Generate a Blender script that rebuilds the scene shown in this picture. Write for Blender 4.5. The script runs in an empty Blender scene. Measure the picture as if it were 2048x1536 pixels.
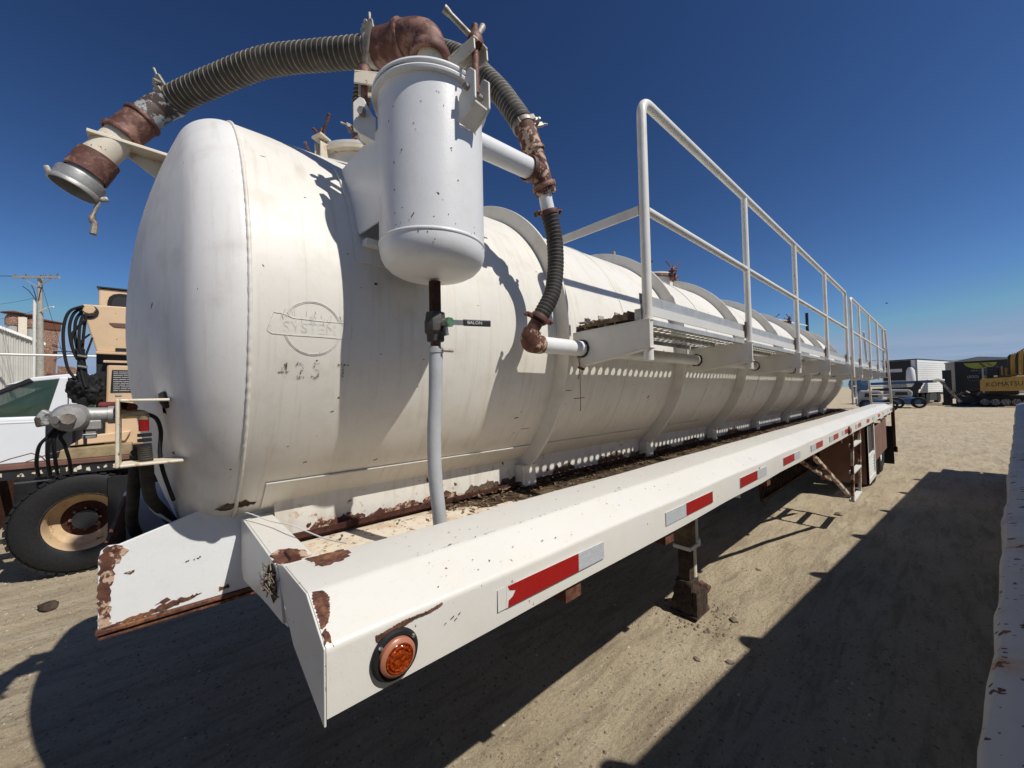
import bpy, bmesh, math, random
from mathutils import Vector, Matrix, noise as mn
random.seed(7)
sc = bpy.context.scene
COL = sc.collection
PI = math.pi
G = -0.10                       # ground level; the camera stands 1.75 m above it

# ------------------------------------------------------------------ camera
cd = bpy.data.cameras.new('camera'); cam = bpy.data.objects.new('camera', cd); COL.objects.link(cam)
R_ = Vector((0.74175, -0.67032, -0.02180)); U_ = Vector((-0.00145, -0.03412, 0.99942)); F_ = Vector((0.67067, 0.74129, 0.02628))
mw = Matrix(((R_.x, U_.x, -F_.x, 0), (R_.y, U_.y, -F_.y, 0), (R_.z, U_.z, -F_.z, 1.65), (0, 0, 0, 1)))
cam.matrix_world = mw
cd.sensor_width = 36; cd.lens = 36 * 776.54 / 2048; cd.clip_start = 0.02; cd.clip_end = 3000
sc.camera = cam
# ------------------------------------------------------------------ light
SUN = Vector((0.29, -1.0, 1.333)).normalized()
w = bpy.data.worlds.new('World'); sc.world = w; w.use_nodes = True
nt = w.node_tree; bg = nt.nodes['Background']
sky = nt.nodes.new('ShaderNodeTexSky'); sky.sky_type = 'NISHITA'; sky.sun_disc = False
sky.sun_elevation = math.asin(SUN.z); sky.sun_rotation = math.atan2(SUN.x, SUN.y)
sky.altitude = 900; sky.air_density = 1.0; sky.dust_density = 0.3; sky.ozone_density = 2.6
sk1 = nt.nodes.new('ShaderNodeVectorMath'); sk1.operation = 'SCALE'; sk1.inputs[3].default_value = 0.05; nt.links.new(sky.outputs[0], sk1.inputs[0])
sk2 = nt.nodes.new('ShaderNodeGamma'); sk2.inputs[1].default_value = 1.6; nt.links.new(sk1.outputs[0], sk2.inputs[0])      # deep, contrasty desert sky
sk3 = nt.nodes.new('ShaderNodeVectorMath'); sk3.operation = 'MULTIPLY'; sk3.inputs[1].default_value = (67, 72, 74); nt.links.new(sk2.outputs[0], sk3.inputs[0])
sk4 = nt.nodes.new('ShaderNodeVectorMath'); sk4.operation = 'MINIMUM'; sk4.inputs[1].default_value = (5.0, 7.1, 10.4); nt.links.new(sk3.outputs[0], sk4.inputs[0])
wc = nt.nodes.new('ShaderNodeTexCoord'); wm = nt.nodes.new('ShaderNodeMapping'); wm.inputs['Scale'].default_value = (1.6, 1.6, 16); nt.links.new(wc.outputs['Generated'], wm.inputs[0])
wn = nt.nodes.new('ShaderNodeTexNoise'); wn.inputs['Scale'].default_value = 2.2; wn.inputs['Detail'].default_value = 6; nt.links.new(wm.outputs[0], wn.inputs[0])
wr = nt.nodes.new('ShaderNodeMapRange'); wr.interpolation_type = 'SMOOTHSTEP'; wr.inputs[1].default_value = .46; wr.inputs[2].default_value = .72; nt.links.new(wn.outputs[0], wr.inputs[0])
ws = nt.nodes.new('ShaderNodeSeparateXYZ'); nt.links.new(wc.outputs['Generated'], ws.inputs[0])
wz = nt.nodes.new('ShaderNodeMapRange'); wz.interpolation_type = 'SMOOTHSTEP'; wz.inputs[1].default_value = .02; wz.inputs[2].default_value = .13; wz.inputs[3].default_value = .75; wz.inputs[4].default_value = 0; nt.links.new(ws.outputs[2], wz.inputs[0])
wk = nt.nodes.new('ShaderNodeMath'); wk.operation = 'MULTIPLY'; nt.links.new(wr.outputs[0], wk.inputs[0]); nt.links.new(wz.outputs[0], wk.inputs[1])
sk5 = nt.nodes.new('ShaderNodeMix'); sk5.data_type = 'RGBA'; nt.links.new(wk.outputs[0], sk5.inputs[0]); nt.links.new(sk4.outputs[0], sk5.inputs[6]); sk5.inputs[7].default_value = (7.6, 9.0, 11.2, 1)     # thin haze streaks low in the sky
nt.links.new(sk5.outputs[2], bg.inputs[0]); bg.inputs[1].default_value = 0.05
sd = bpy.data.lights.new('sun', 'SUN'); sun = bpy.data.objects.new('sun', sd); COL.objects.link(sun)
sd.energy = 4.6; sd.angle = math.radians(0.53); sd.color = (1.0, 0.955, 0.88)
sun.rotation_euler = (-SUN).to_track_quat('-Z', 'Y').to_euler(); sun.location = (0, -20, 30)
sc.view_settings.view_transform = 'Standard'; sc.view_settings.look = 'None'
sc.view_settings.exposure = 0.0; sc.view_settings.gamma = 1.0; sc.view_settings.use_curve_mapping = False
sc.render.engine = 'CYCLES'

# ------------------------------------------------------------------ node helpers
class N:
    def __init__(s, name):
        s.m = bpy.data.materials.new(name); s.m.use_nodes = True; s.t = s.m.node_tree
        s.b = s.t.nodes['Principled BSDF']; s.tc = s.t.nodes.new('ShaderNodeTexCoord')
    def n(s, t, **k):
        x = s.t.nodes.new(t)
        for a, v in k.items(): setattr(x, a, v)
        return x
    def l(s, a, b): s.t.links.new(a, b)
    def val(s, sock, v):
        if hasattr(v, 'is_output') or isinstance(v, bpy.types.NodeSocket): s.l(v, sock)
        else: sock.default_value = v
    def co(s, scale=(1, 1, 1), rot=(0, 0, 0), loc=(0, 0, 0), src='Object'):
        m = s.n('ShaderNodeMapping'); s.l(s.tc.outputs[src], m.inputs[0])
        m.inputs['Scale'].default_value = scale; m.inputs['Rotation'].default_value = rot; m.inputs['Location'].default_value = loc
        return m.outputs[0]
    def noise(s, scale, detail=4, rough=.55, co=None, dist=0):
        x = s.n('ShaderNodeTexNoise'); x.inputs['Scale'].default_value = scale; x.inputs['Detail'].default_value = detail
        x.inputs['Roughness'].default_value = rough; x.inputs['Distortion'].default_value = dist
        s.l(co if co else s.co(), x.inputs['Vector']); return x.outputs['Fac']
    def ramp(s, f, stops):
        x = s.n('ShaderNodeValToRGB'); e = x.color_ramp.elements
        while len(e) < len(stops): e.new(.5)
        for i, (p, c) in enumerate(stops):
            e[i].position = p; e[i].color = (*c, 1) if len(c) == 3 else c
        s.l(f, x.inputs[0]); return x.outputs[0]
    def step(s, f, a, b):          # smooth 0..1 between a and b (either order)
        x = s.n('ShaderNodeMapRange', interpolation_type='SMOOTHSTEP'); s.l(f, x.inputs[0])
        lo, hi = min(a, b), max(a, b)
        x.inputs[1].default_value = lo; x.inputs[2].default_value = hi
        x.inputs[3].default_value, x.inputs[4].default_value = (0, 1) if a < b else (1, 0)
        return x.outputs[0]
    def mix(s, f, a, b):
        x = s.n('ShaderNodeMix', data_type='RGBA'); s.val(x.inputs[0], f)
        for i, v in ((6, a), (7, b)):
            if isinstance(v, (tuple, list)): x.inputs[i].default_value = (*v, 1)
            else: s.l(v, x.inputs[i])
        return x.outputs[2]
    def math(s, op, a, b=0.0):
        x = s.n('ShaderNodeMath', operation=op); s.val(x.inputs[0], a); s.val(x.inputs[1], b); return x.outputs[0]
    def specks(s, scale, size, share, co=None):   # sparse chips: one per voronoi cell, only a share of the cells
        v = s.n('ShaderNodeTexVoronoi'); v.inputs['Scale'].default_value = scale
        nz = s.n('ShaderNodeTexNoise'); nz.inputs['Scale'].default_value = scale * 3.1
        c = co if co else s.co(); s.l(c, nz.inputs['Vector'])
        ad = s.n('ShaderNodeMixRGB', blend_type='ADD'); ad.inputs[0].default_value = .6 / scale
        s.l(c, ad.inputs[1]); s.l(nz.outputs['Color'], ad.inputs[2]); s.l(ad.outputs[0], v.inputs['Vector'])
        sp = s.n('ShaderNodeSeparateColor'); s.l(v.outputs['Color'], sp.inputs[0])
        rad = s.math('MULTIPLY', s.math('MULTIPLY', s.step(sp.outputs[0], 1 - share, 1.0), 1.0), size)
        rad = s.math('MULTIPLY', rad, sp.outputs[1])
        d = s.math('SUBTRACT', rad, v.outputs['Distance'])
        return s.step(d, 0.0, .02)
    def bump(s, f, dist, strength=1.0, prev=None):
        x = s.n('ShaderNodeBump'); s.l(f, x.inputs['Height']); x.inputs['Distance'].default_value = dist
        x.inputs['Strength'].default_value = strength
        if prev: s.l(prev, x.inputs['Normal'])
        return x.outputs[0]
    def out(s, col, rough=.5, metal=0, normal=None, spec=.5):
        s.val(s.b.inputs['Base Color'], (*col, 1) if isinstance(col, tuple) else col)
        s.val(s.b.inputs['Roughness'], rough); s.val(s.b.inputs['Metallic'], metal)
        s.b.inputs['Specular IOR Level'].default_value = spec
        if normal: s.l(normal, s.b.inputs['Normal'])
        return s.m
RUST = [(0.25, (.035, .014, .010)), (.45, (.095, .036, .022)), (.62, (.17, .075, .042)), (.8, (.29, .15, .09))]
def rust_col(s, sc_=30): return s.ramp(s.noise(sc_, 6, .65), RUST)

def paint(name, base=(.76, .75, .70), dirt=(.42, .35, .24), dirt_amt=.35, chip=12, csize=.22, share=.3, rough=.42,
          streak=0, rust_amt=0.0, rscale=4, orange=.0006, spots=None):
    s = N(name)
    big = s.noise(1.7, 5, .6); mid = s.noise(9, 5, .6)
    c = s.mix(s.step(big, .35, .75), base, tuple(b * .93 for b in base))
    c = s.mix(s.math('MULTIPLY', s.step(mid, .45, .8), dirt_amt), c, dirt)
    fine = s.noise(90, 3, .7)
    c = s.mix(s.math('MULTIPLY', s.step(fine, .55, .75), .12), c, (.30, .27, .22))
    if streak:
        st = s.noise(1.0, 4, .6, s.co((38, 6, 2.2)))
        c = s.mix(s.math('MULTIPLY', s.step(st, .50, .74), streak), c, dirt)
    rs = rust_col(s, 45)
    m = s.specks(chip, csize, share)
    m2 = s.specks(chip * 3.3, csize * .8, share * .7, s.co((1, 1, .6), loc=(3, 1, 2)))
    mask = s.math('MAXIMUM', m, m2)
    if rust_amt:
        rn = s.noise(rscale, 8, .68); lo = 1 - rust_amt
        rmask = s.step(rn, lo, lo + .035)
        halo = s.step(rn, lo - .09, lo + .02)
        c = s.mix(s.math('MULTIPLY', halo, .6), c, (.46, .24, .10))
        mask = s.math('MAXIMUM', mask, rmask)
    col = s.mix(mask, c, rs)
    nb = s.bump(s.noise(260, 2, .5), orange, .35)
    nb = s.bump(s.math('SUBTRACT', 1.0, mask), .0012, .7, nb)
    nb = s.bump(big, .01, .25, nb)
    rg = s.math('ADD', s.math('MULTIPLY', mask, .4), s.math('ADD', s.math('MULTIPLY', mid, .18), rough - .09))
    return s.out(col, rg, 0, nb, .45)
def plain(name, col, rough=.5, metal=0, var=.15, scale=20, bump=.0005, spec=.5, var2=None):
    s = N(name); n = s.noise(scale, 5, .6)
    dark = tuple(c * (1 - var) for c in col); lite = tuple(min(1, c * (1 + var)) for c in col)
    c = s.ramp(n, [(.3, dark), (.7, lite)])
    if var2: c = s.mix(s.math('MULTIPLY', s.step(s.noise(scale * .25, 6, .65, s.co(loc=(5, 2, 1))), .45, .65), var2[1]), c, var2[0])
    return s.out(c, rough, metal, s.bump(s.noise(scale * 6, 3), bump, .6), spec)

M = {}
M['white'] = paint('white_tank_paint', (.72, .69, .625), (.45, .37, .25), .30, 9, .13, .34, .5, streak=.30)
M['head'] = paint('head_paint', (.72, .705, .68), (.36, .31, .25), .30, 11, .15, .28, .55, streak=.22)
M['deck'] = paint('deck_paint', (.675, .66, .615), (.60, .53, .40), .26, 16, .20, .42, .38)
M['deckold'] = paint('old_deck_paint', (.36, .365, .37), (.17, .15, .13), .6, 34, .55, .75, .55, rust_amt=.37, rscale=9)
M['vessel'] = paint('vessel_paint', (.745, .745, .74), (.5, .46, .38), .20, 16, .16, .42, .36, orange=.0012)
M['rail'] = paint('rail_paint', (.76, .73, .66), (.46, .38, .27), .4, 30, .2, .4, .42)
M['cream'] = paint('cream_paint', (.68, .61, .48), (.42, .33, .22), .5, 30, .35, .5, .5, rust_amt=.36, rscale=26)
M['skirt'] = paint('skirt_paint', (.68, .66, .60), (.36, .28, .19), .45, 26, .3, .45, .6, streak=.3, rust_amt=.34, rscale=26)
M['neck'] = paint('neck_paint', (.76, .77, .77), (.5, .42, .3), .15, 9, .15, .3, .4)
M['trough'] = paint('trough_paint', (.64, .58, .47), (.42, .24, .11), .85, 40, .4, .5, .75, rust_amt=.40, rscale=30)
s = N('rust'); M['rust'] = s.out(rust_col(s, 28), .85, 0, s.bump(s.noise(70, 6, .7), .004, .8), .3)
s = N('rust_flake'); M['flake'] = s.out(s.mix(s.math('MULTIPLY', s.step(s.noise(16, 6, .7), .5, .66), .7), s.ramp(s.noise(75, 6, .75), [(.32, (.030, .014, .010)), (.5, (.115, .048, .032)), (.68, (.22, .10, .065))]), (.34, .16, .07)), .85, 0, s.bump(s.noise(160, 5, .7), .003, .9), .3)
s = N('iron'); M['iron'] = s.out(s.mix(s.step(s.noise(14, 6, .7), .48, .62), s.ramp(s.noise(40, 5), [(.3, (.075, .030, .022)), (.7, (.16, .068, .048))]), (.30, .16, .12)), .62, .15, s.bump(s.noise(120, 5, .7), .002, .7), .45)
s = N('peeling_iron'); M['peel'] = s.out(s.mix(s.step(s.noise(22, 7, .7), .52, .56), s.ramp(s.noise(40, 5), [(.3, (.07, .028, .02)), (.7, (.17, .07, .045))]), (.55, .38, .27)), .7, .1, s.bump(s.noise(90, 6, .7), .003, .8), .4)
s = N('greyed_iron'); M['greyiron'] = s.out(s.mix(s.step(s.noise(17, 7, .7), .50, .55), (.075, .05, .042), (.36, .38, .37)), .6, .2, s.bump(s.noise(90, 6, .7), .002, .7), .4)
M['hose'] = plain('hose_rubber', (.050, .043, .036), .7, 0, .35, 30, .001, .3, ((.10, .088, .068), .5))
M['rib'] = plain('hose_rib', (.20, .18, .145), .65, 0, .5, 30, .001, .3)
M['blackhose'] = plain('black_hose', (.030, .027, .026), .6, 0, .3, 40, .002, .35)
M['clamp'] = plain('clamp_metal', (.36, .33, .28), .5, .35, .3, 40, .001, .5, ((.10, .05, .035), .7))
M['rustclamp'] = plain('rust_clamp', (.14, .06, .045), .65, .3, .35, 40, .001)
M['alu'] = plain('cast_aluminium', (.36, .355, .34), .5, .5, .2, 25, .0008, .5, ((.22, .20, .17), .6))
M['galv'] = plain('galvanised_steel', (.52, .52, .50), .45, .45, .15, 18, .0005)
M['grate'] = plain('grating_steel', (.50, .48, .43), .6, .2, .25, 25, .001, .4, ((.22, .17, .12), .5))
M['greyhose'] = plain('grey_drain_hose', (.40, .41, .42), .5, 0, .08, 25, .0004)
M['black'] = plain('black_rubber', (.016, .016, .0165), .62, 0, .3, 50, .001, .22)
M['blackp'] = plain('black_paint', (.018, .018, .02), .45, 0, .4, 8, .0006, .4)
M['red'] = plain('red_anodised', (.40, .02, .018), .3, .5, .15, 20, .0003)
M['dullred'] = plain('dull_red_cast', (.13, .022, .018), .6, .1, .4, 50, .001)
M['chrome'] = plain('plated_metal', (.55, .55, .54), .25, .9, .1, 20, .0002)
M['steelwhite'] = plain('aged_white', (.66, .65, .62), .5, 0, .12, 12, .0005)
M['brown'] = plain('brown_panel', (.17, .085, .06), .6, 0, .25, 6, .001, .4)
M['tan'] = paint('tan_machine_paint', (.66, .47, .29), (.40, .27, .16), .35, 14, .15, .3, .5)
M['brass'] = plain('brass', (.42, .34, .20), .4, .6, .2, 40, .0005)
M['green'] = plain('green_nut', (.10, .22, .13), .4, .3, .3, 60, .001)
M['rust_and_shade'] = plain('dark_rust_and_shade', (.055, .022, .016), .8, 0, .5, 50, .002, .2)  # dark rust; on the wheel discs it stands in for recess shade
M['wood'] = plain('weathered_wood', (.30, .23, .13), .8, 0, .3, 9, .002, .2)
M['twig'] = plain('dry_twigs', (.26, .22, .16), .9, 0, .4, 60, .001, .2)
M['dirt'] = plain('caked_dirt', (.12, .085, .06), .95, 0, .4, 30, .004, .1, ((.30, .22, .14), .5))
M['leaf'] = plain('leaf_litter', (.16, .11, .07), .95, 0, .5, 40, .004, .1, ((.36, .28, .18), .4))
M['mud'] = plain('caked_mud', (.050, .036, .028), .95, 0, .5, 60, .006, .1, ((.13, .095, .07), .5))
M['tanrim'] = paint('tan_wheel_paint', (.58, .42, .25), (.33, .20, .10), .6, 26, .3, .5, .5, rust_amt=.36, rscale=7)
M['valveiron'] = plain('valve_iron', (.060, .056, .052), .6, .2, .4, 60, .001, .4, ((.10, .06, .045), .5))
M['ladder_rust_shade'] = paint('rusty_shaded_ladder_paint', (.60, .55, .46), (.30, .20, .12), .5, 30, .4, .5, .6, rust_amt=.52, rscale=7)  # heavy rust that also carries the shade on ladder sides and braces
M['litter'] = plain('litter_bed', (.055, .038, .026), .95, 0, .5, 30, .006, .1, ((.20, .14, .08), .6))
M['blue'] = plain('blue_machine_paint', (.035, .095, .21), .45, 0, .2, 5, .0005)
M['greyp'] = plain('grey_machine_paint', (.33, .34, .33), .5, 0, .15, 4, .0005)
M['yellow'] = plain('yellow_machine_paint', (.40, .25, .06), .5, 0, .2, 3, .0005, .4, ((.28, .18, .06), .5))
M['truckwhite'] = plain('white_car_paint', (.74, .76, .78), .22, 0, .03, 1, .0002, .6)
M['box'] = plain('white_box_wall', (.80, .80, .78), .5, 0, .04, 2, .0003)
M['concrete'] = plain('pole_wood', (.33, .32, .28), .85, 0, .2, 6, .003, .2)
M['glassdark'] = plain('dark_interior', (.012, .012, .013), .6, 0, .2, 3, .0001)
s = N('amber_lens'); s.b.inputs['Transmission Weight'].default_value = .25
v = s.n('ShaderNodeTexVoronoi'); v.inputs['Scale'].default_value = 160; s.l(s.co(), v.inputs['Vector'])
M['amber'] = s.out(s.ramp(v.outputs['Distance'], [(.1, (.55, .085, .004)), (.6, (.22, .024, .001))]), .12, 0, s.bump(v.outputs['Distance'], .003, .6), .7)
s = N('pink_lens_rim'); M['rim'] = s.out((.38, .15, .09), .35)
s = N('red_reflective_film'); v = s.n('ShaderNodeTexVoronoi'); v.inputs['Scale'].default_value = 210; s.l(s.co(), v.inputs['Vector'])
M['tred'] = s.out(s.mix(s.math('MULTIPLY', v.outputs['Distance'], .5), s.ramp(s.noise(8, 4, .6, s.co((60, 60, 260))), [(.35, (.26, .010, .009)), (.65, (.46, .020, .017))]), (.20, .006, .006)), .35, 0, None, .5)
s = N('silver_reflective_film'); M['twhite'] = s.out(s.ramp(s.noise(4, 4, .6, s.co((18, 18, 420))), [(.35, (.36, .39, .42)), (.65, (.62, .65, .67))]), .4, .1, None, .5)
s = N('window_glass'); s.b.inputs['Alpha'].default_value = .62; M['glass'] = s.out((.035, .07, .052), .04, 0, None, .6)

# ------------------------------------------------------------------ mesh helpers
class MB:
    def __init__(s): s.v = []; s.f = []; s.mi = []; s.sm = []
    def add(s, vs, fs, mi=0, smooth=False):
        o = len(s.v); s.v += [tuple(p) for p in vs]
        for k, f in enumerate(fs):
            s.f.append(tuple(i + o for i in f)); s.mi.append(mi[k] if isinstance(mi, list) else mi); s.sm.append(smooth)
        return s
    def box(s, x0, x1, y0, y1, z0, z1, mi=0, mat=None):
        vs = [Vector((x, y, z)) for x in (x0, x1) for y in (y0, y1) for z in (z0, z1)]
        if mat: vs = [mat @ v for v in vs]
        return s.add(vs, [(0, 1, 3, 2), (4, 6, 7, 5), (0, 4, 5, 1), (2, 3, 7, 6), (0, 2, 6, 4), (1, 5, 7, 3)], mi)
    def bar(s, a, b, w_, h_=None, up=(0, 0, 1), mi=0):
        a, b = Vector(a), Vector(b); h_ = h_ or w_; t = (b - a).normalized()
        x = t.cross(Vector(up));
        if x.length < 1e-4: x = t.cross(Vector((1, 0, 0)))
        x.normalize(); y = x.cross(t)
        vs = [p + x * (i * w_ / 2) + y * (j * h_ / 2) for p in (a, b) for i, j in ((-1, -1), (1, -1), (1, 1), (-1, 1))]
        return s.add(vs, [(0, 1, 2, 3), (7, 6, 5, 4), (0, 4, 5, 1), (1, 5, 6, 2), (2, 6, 7, 3), (3, 7, 4, 0)], mi)
    def tube(s, pts, r, n=14, caps=True, mi=0, sub=0, smooth=True, mf=None):
        pts = [Vector(p) for p in pts]
        if sub: pts = crom(pts, sub)
        fr = []; t0 = (pts[1] - pts[0]).normalized()
        u = t0.cross(Vector((0, 0, 1)));
        if u.length < 1e-3: u = t0.cross(Vector((1, 0, 0)))
        u.normalize(); L = [0]
        for i in range(1, len(pts)): L.append(L[-1] + (pts[i] - pts[i - 1]).length)
        vs = []; fs = []; ml = []
        for i, p in enumerate(pts):
            t = (pts[min(i + 1, len(pts) - 1)] - pts[max(i - 1, 0)]).normalized()
            u = (u - t * u.dot(t)).normalized(); v_ = t.cross(u)
            rr = r(L[i]) if callable(r) else r
            for k in range(n):
                a = 2 * PI * k / n; vs.append(p + (u * math.cos(a) + v_ * math.sin(a)) * rr)
        for i in range(len(pts) - 1):
            for k in range(n):
                fs.append((i * n + k, i * n + (k + 1) % n, (i + 1) * n + (k + 1) % n, (i + 1) * n + k))
                ml.append(mf((L[i] + L[i + 1]) / 2) if mf else mi)
        s.add(vs, fs, ml, smooth)
        if caps:
            o = len(s.v) - len(vs)
            s.f.append(tuple(o + k for k in range(n))[::-1]); s.f.append(tuple(o + (len(pts) - 1) * n + k for k in range(n)))
            s.mi += [mi, mi]; s.sm += [False, False]
        return s
    def lathe(s, prof, org, axis, n=32, mi=0, a0=0, a1=2 * PI, smooth=True, ref=None):
        org, axis = Vector(org), Vector(axis).normalized()
        u = Vector(ref) if ref else axis.cross(Vector((0, 0, 1)))
        if u.length < 1e-3: u = axis.cross(Vector((0, 1, 0)))
        u = (u - axis * u.dot(axis)).normalized(); v_ = axis.cross(u); full = abs(a1 - a0 - 2 * PI) < 1e-6
        cnt = n if full else n + 1; vs = []; fs = []
        for (r, t) in prof:
            for k in range(cnt):
                a = a0 + (a1 - a0) * k / n; vs.append(org + axis * t + (u * math.cos(a) + v_ * math.sin(a)) * r)
        for i in range(len(prof) - 1):
            for k in range(n):
                k2 = (k + 1) % cnt
                fs.append((i * cnt + k, i * cnt + k2, (i + 1) * cnt + k2, (i + 1) * cnt + k))
        return s.add(vs, fs, mi, smooth)
    def prism(s, poly, vec, mi=0):
        poly = [Vector(p) for p in poly]; vec = Vector(vec); n = len(poly)
        vs = poly + [p + vec for p in poly]
        fs = [tuple(range(n))[::-1], tuple(range(n, 2 * n))] + [(i, (i + 1) % n, n + (i + 1) % n, n + i) for i in range(n)]
        return s.add(vs, fs, mi)
    def build(s, name, mats, parent=None, bevel=0, ang=35, seg=2):
        me = bpy.data.meshes.new(name); me.from_pydata(s.v, [], s.f)
        for m in (mats if isinstance(mats, (list, tuple)) else [mats]): me.materials.append(M[m] if isinstance(m, str) else m)
        bm = bmesh.new(); bm.from_mesh(me)
        for f, mi, sm in zip(bm.faces, s.mi, s.sm): f.material_index = mi; f.smooth = sm
        bmesh.ops.recalc_face_normals(bm, faces=bm.faces)
        bm.to_mesh(me); bm.free()
        if any(s.sm): me.set_sharp_from_angle(angle=math.radians(ang))
        o = bpy.data.objects.new(name, me); COL.objects.link(o)
        if parent: attach(o, parent)
        if bevel:
            b = o.modifiers.new('bevel', 'BEVEL'); b.width = bevel; b.segments = seg; b.limit_method = 'ANGLE'; b.angle_limit = math.radians(30)
        return o
def attach(o, parent):
    o.parent = parent
    p = parent; mt = Matrix.Identity(4)
    while p: mt = p.matrix_basis @ p_inv(p) @ mt if False else (p.matrix_parent_inverse @ p.matrix_basis) @ mt; p = p.parent
    if parent.get('local'): return
    o.matrix_parent_inverse = mt.inverted()
def p_inv(p): return p.matrix_parent_inverse
def crom(P, n):
    out = []; m = len(P)
    for i in range(m - 1):
        p0, p1, p2, p3 = P[max(i - 1, 0)], P[i], P[i + 1], P[min(i + 2, m - 1)]
        for k in range(n):
            t = k / n
            out.append(.5 * ((2 * p1) + (p2 - p0) * t + (2 * p0 - 5 * p1 + 4 * p2 - p3) * t * t + (3 * p1 - p0 - 3 * p2 + p3) * t ** 3))
    out.append(P[-1]); return out
def tag(o, label=None, cat=None, group=None, kind=None):
    for k, v in (('label', label), ('category', cat), ('group', group), ('kind', kind)):
        if v: o[k] = v
    return o
def thing(name, label, cat, loc=(0, 0, 0), rz=0, group=None, local=False):
    o = bpy.data.objects.new(name, None); COL.objects.link(o); o.location = loc; o.rotation_euler = (0, 0, rz)
    o.empty_display_size = .2; o.matrix_basis = Matrix.Translation(loc) @ Matrix.Rotation(rz, 4, 'Z')
    if local: o['local'] = 1
    return tag(o, label, cat, group)
def dup(o, name=None, parent=None, off=(0, 0, 0)):
    c = o.copy(); COL.objects.link(c)
    if parent:
        inv = o.matrix_parent_inverse.copy(); c.parent = parent; c.matrix_parent_inverse = inv
    c.matrix_basis = Matrix.Translation(off) @ o.matrix_basis
    return c
def bent(pts, r, n=6):                    # round the corners of a polyline
    P = [Vector(p) for p in pts]; out = [P[0]]
    for i in range(1, len(P) - 1):
        a = (P[i - 1] - P[i]); b = (P[i + 1] - P[i]); d = min(r, a.length * .49, b.length * .49)
        A, B = P[i] + a.normalized() * d, P[i] + b.normalized() * d
        for k in range(n + 1):
            t = k / n; out.append(A * (1 - t) ** 2 + P[i] * 2 * t * (1 - t) + B * t * t)
    out.append(P[-1]); return out
YC, ZC, RT, RR = 2.1507, 1.94, .8484, .929
def shellY(z, e=0.0): return YC - math.sqrt(max((RT + e) ** 2 - (z - ZC) ** 2, 0))
def blob(path, amp, seed=0, n=3):         # ragged closed outline from a coarse 2-D polygon
    rnd = random.Random(seed); out = []
    for i in range(len(path)):
        a, b = Vector(path[i]), Vector(path[(i + 1) % len(path)])
        n_ = max(1, min(n * 4, int((b - a).length / max(amp * 1.5, .0012))))
        for k in range(n_):
            p = a.lerp(b, k / n_); out.append((p.x + rnd.uniform(-amp, amp), p.y + rnd.uniform(-amp, amp)))
    return out

# ================================================================== ground
def gh(x, y):
    d = math.hypot(x - 3, y - 2)
    f = 1.0 if d < 25 else 25 / d
    h = .012 * mn.noise((x * .9, y * 2.3, 0)) + .010 * mn.noise((x * 3.1, y * 6.0, 4)) + .02 * mn.noise((x * .25, y * .3, 9))
    h += .006 * mn.noise((x * 9, y * 12, 2)) * f
    for ty, wd, dp in ((4.95, .16, .02), (1.05, .22, .012), (5.5, .05, .012)):      # wheel ruts along the yard
        h -= dp * math.exp(-((y - ty - .05 * math.sin(x)) / wd) ** 2)
    return G + h - .004
def coords(lo, hi, fine0, fine1, st, grow):
    c = [fine0]
    while c[-1] < fine1: c.append(c[-1] + st)
    s_ = st
    while c[-1] < hi: s_ *= grow; c.append(c[-1] + s_)
    s_ = st; d = []
    x = fine0
    while x > lo: s_ *= grow; x -= s_; d.append(x)
    return d[::-1] + c
xs = coords(-900, 1500, -3.5, 13, .055, 1.16); ys = coords(-700, 1500, -1.2, 7, .05, 1.16)
gm = MB(); nx, ny = len(xs), len(ys)
gm.add([(x, y, gh(x, y)) for x in xs for y in ys], [(i * ny + j, (i + 1) * ny + j, (i + 1) * ny + j + 1, i * ny + j + 1) for i in range(nx - 1) for j in range(ny - 1)], 0, True)
s = N('dirt_ground')
big = s.noise(.35, 5, .6); mid = s.noise(2.2, 6, .62, s.co((.6, 1.6, 1))); fin = s.noise(38, 5, .7); tiny = s.noise(190, 3, .7)
c = s.ramp(mid, [(.3, (.42, .335, .225)), (.5, (.52, .43, .29)), (.72, (.59, .50, .355))])
c = s.mix(s.math('MULTIPLY', s.step(big, .4, .7), .30), c, (.33, .275, .205))
c = s.mix(s.math('MULTIPLY', s.step(fin, .42, .72), .30), c, (.19, .15, .105))
c = s.mix(s.math('MULTIPLY', s.step(tiny, .55, .72), .35), c, (.52, .46, .36))
c = s.mix(s.math('MULTIPLY', s.specks(48, .6, .4), .65), c, (.14, .11, .085))
c = s.mix(s.math('MULTIPLY', s.specks(110, .8, .6, s.co(loc=(2, 5, 0))), .6), c, (.56, .51, .43))
stk = s.noise(7, 6, .68, s.co((.28, 1.7, 1), rot=(0, 0, .25)), .6)
c = s.mix(s.math('MULTIPLY', s.step(stk, .46, .66), .42), c, (.20, .16, .115)); c = s.mix(s.math('MULTIPLY', s.step(stk, .48, .30), .30), c, (.50, .43, .32))
nb = s.bump(mid, .05, .6); nb = s.bump(stk, .018, .8, nb); nb = s.bump(fin, .020, 1.0, nb); nb = s.bump(tiny, .008, 1.0, nb)
M['ground'] = s.out(c, .95, 0, nb, .1)
gr = gm.build('ground', 'ground', ang=180); tag(gr, 'pale tan dirt yard with wheel marks and scattered gravel', kind='structure')
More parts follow.
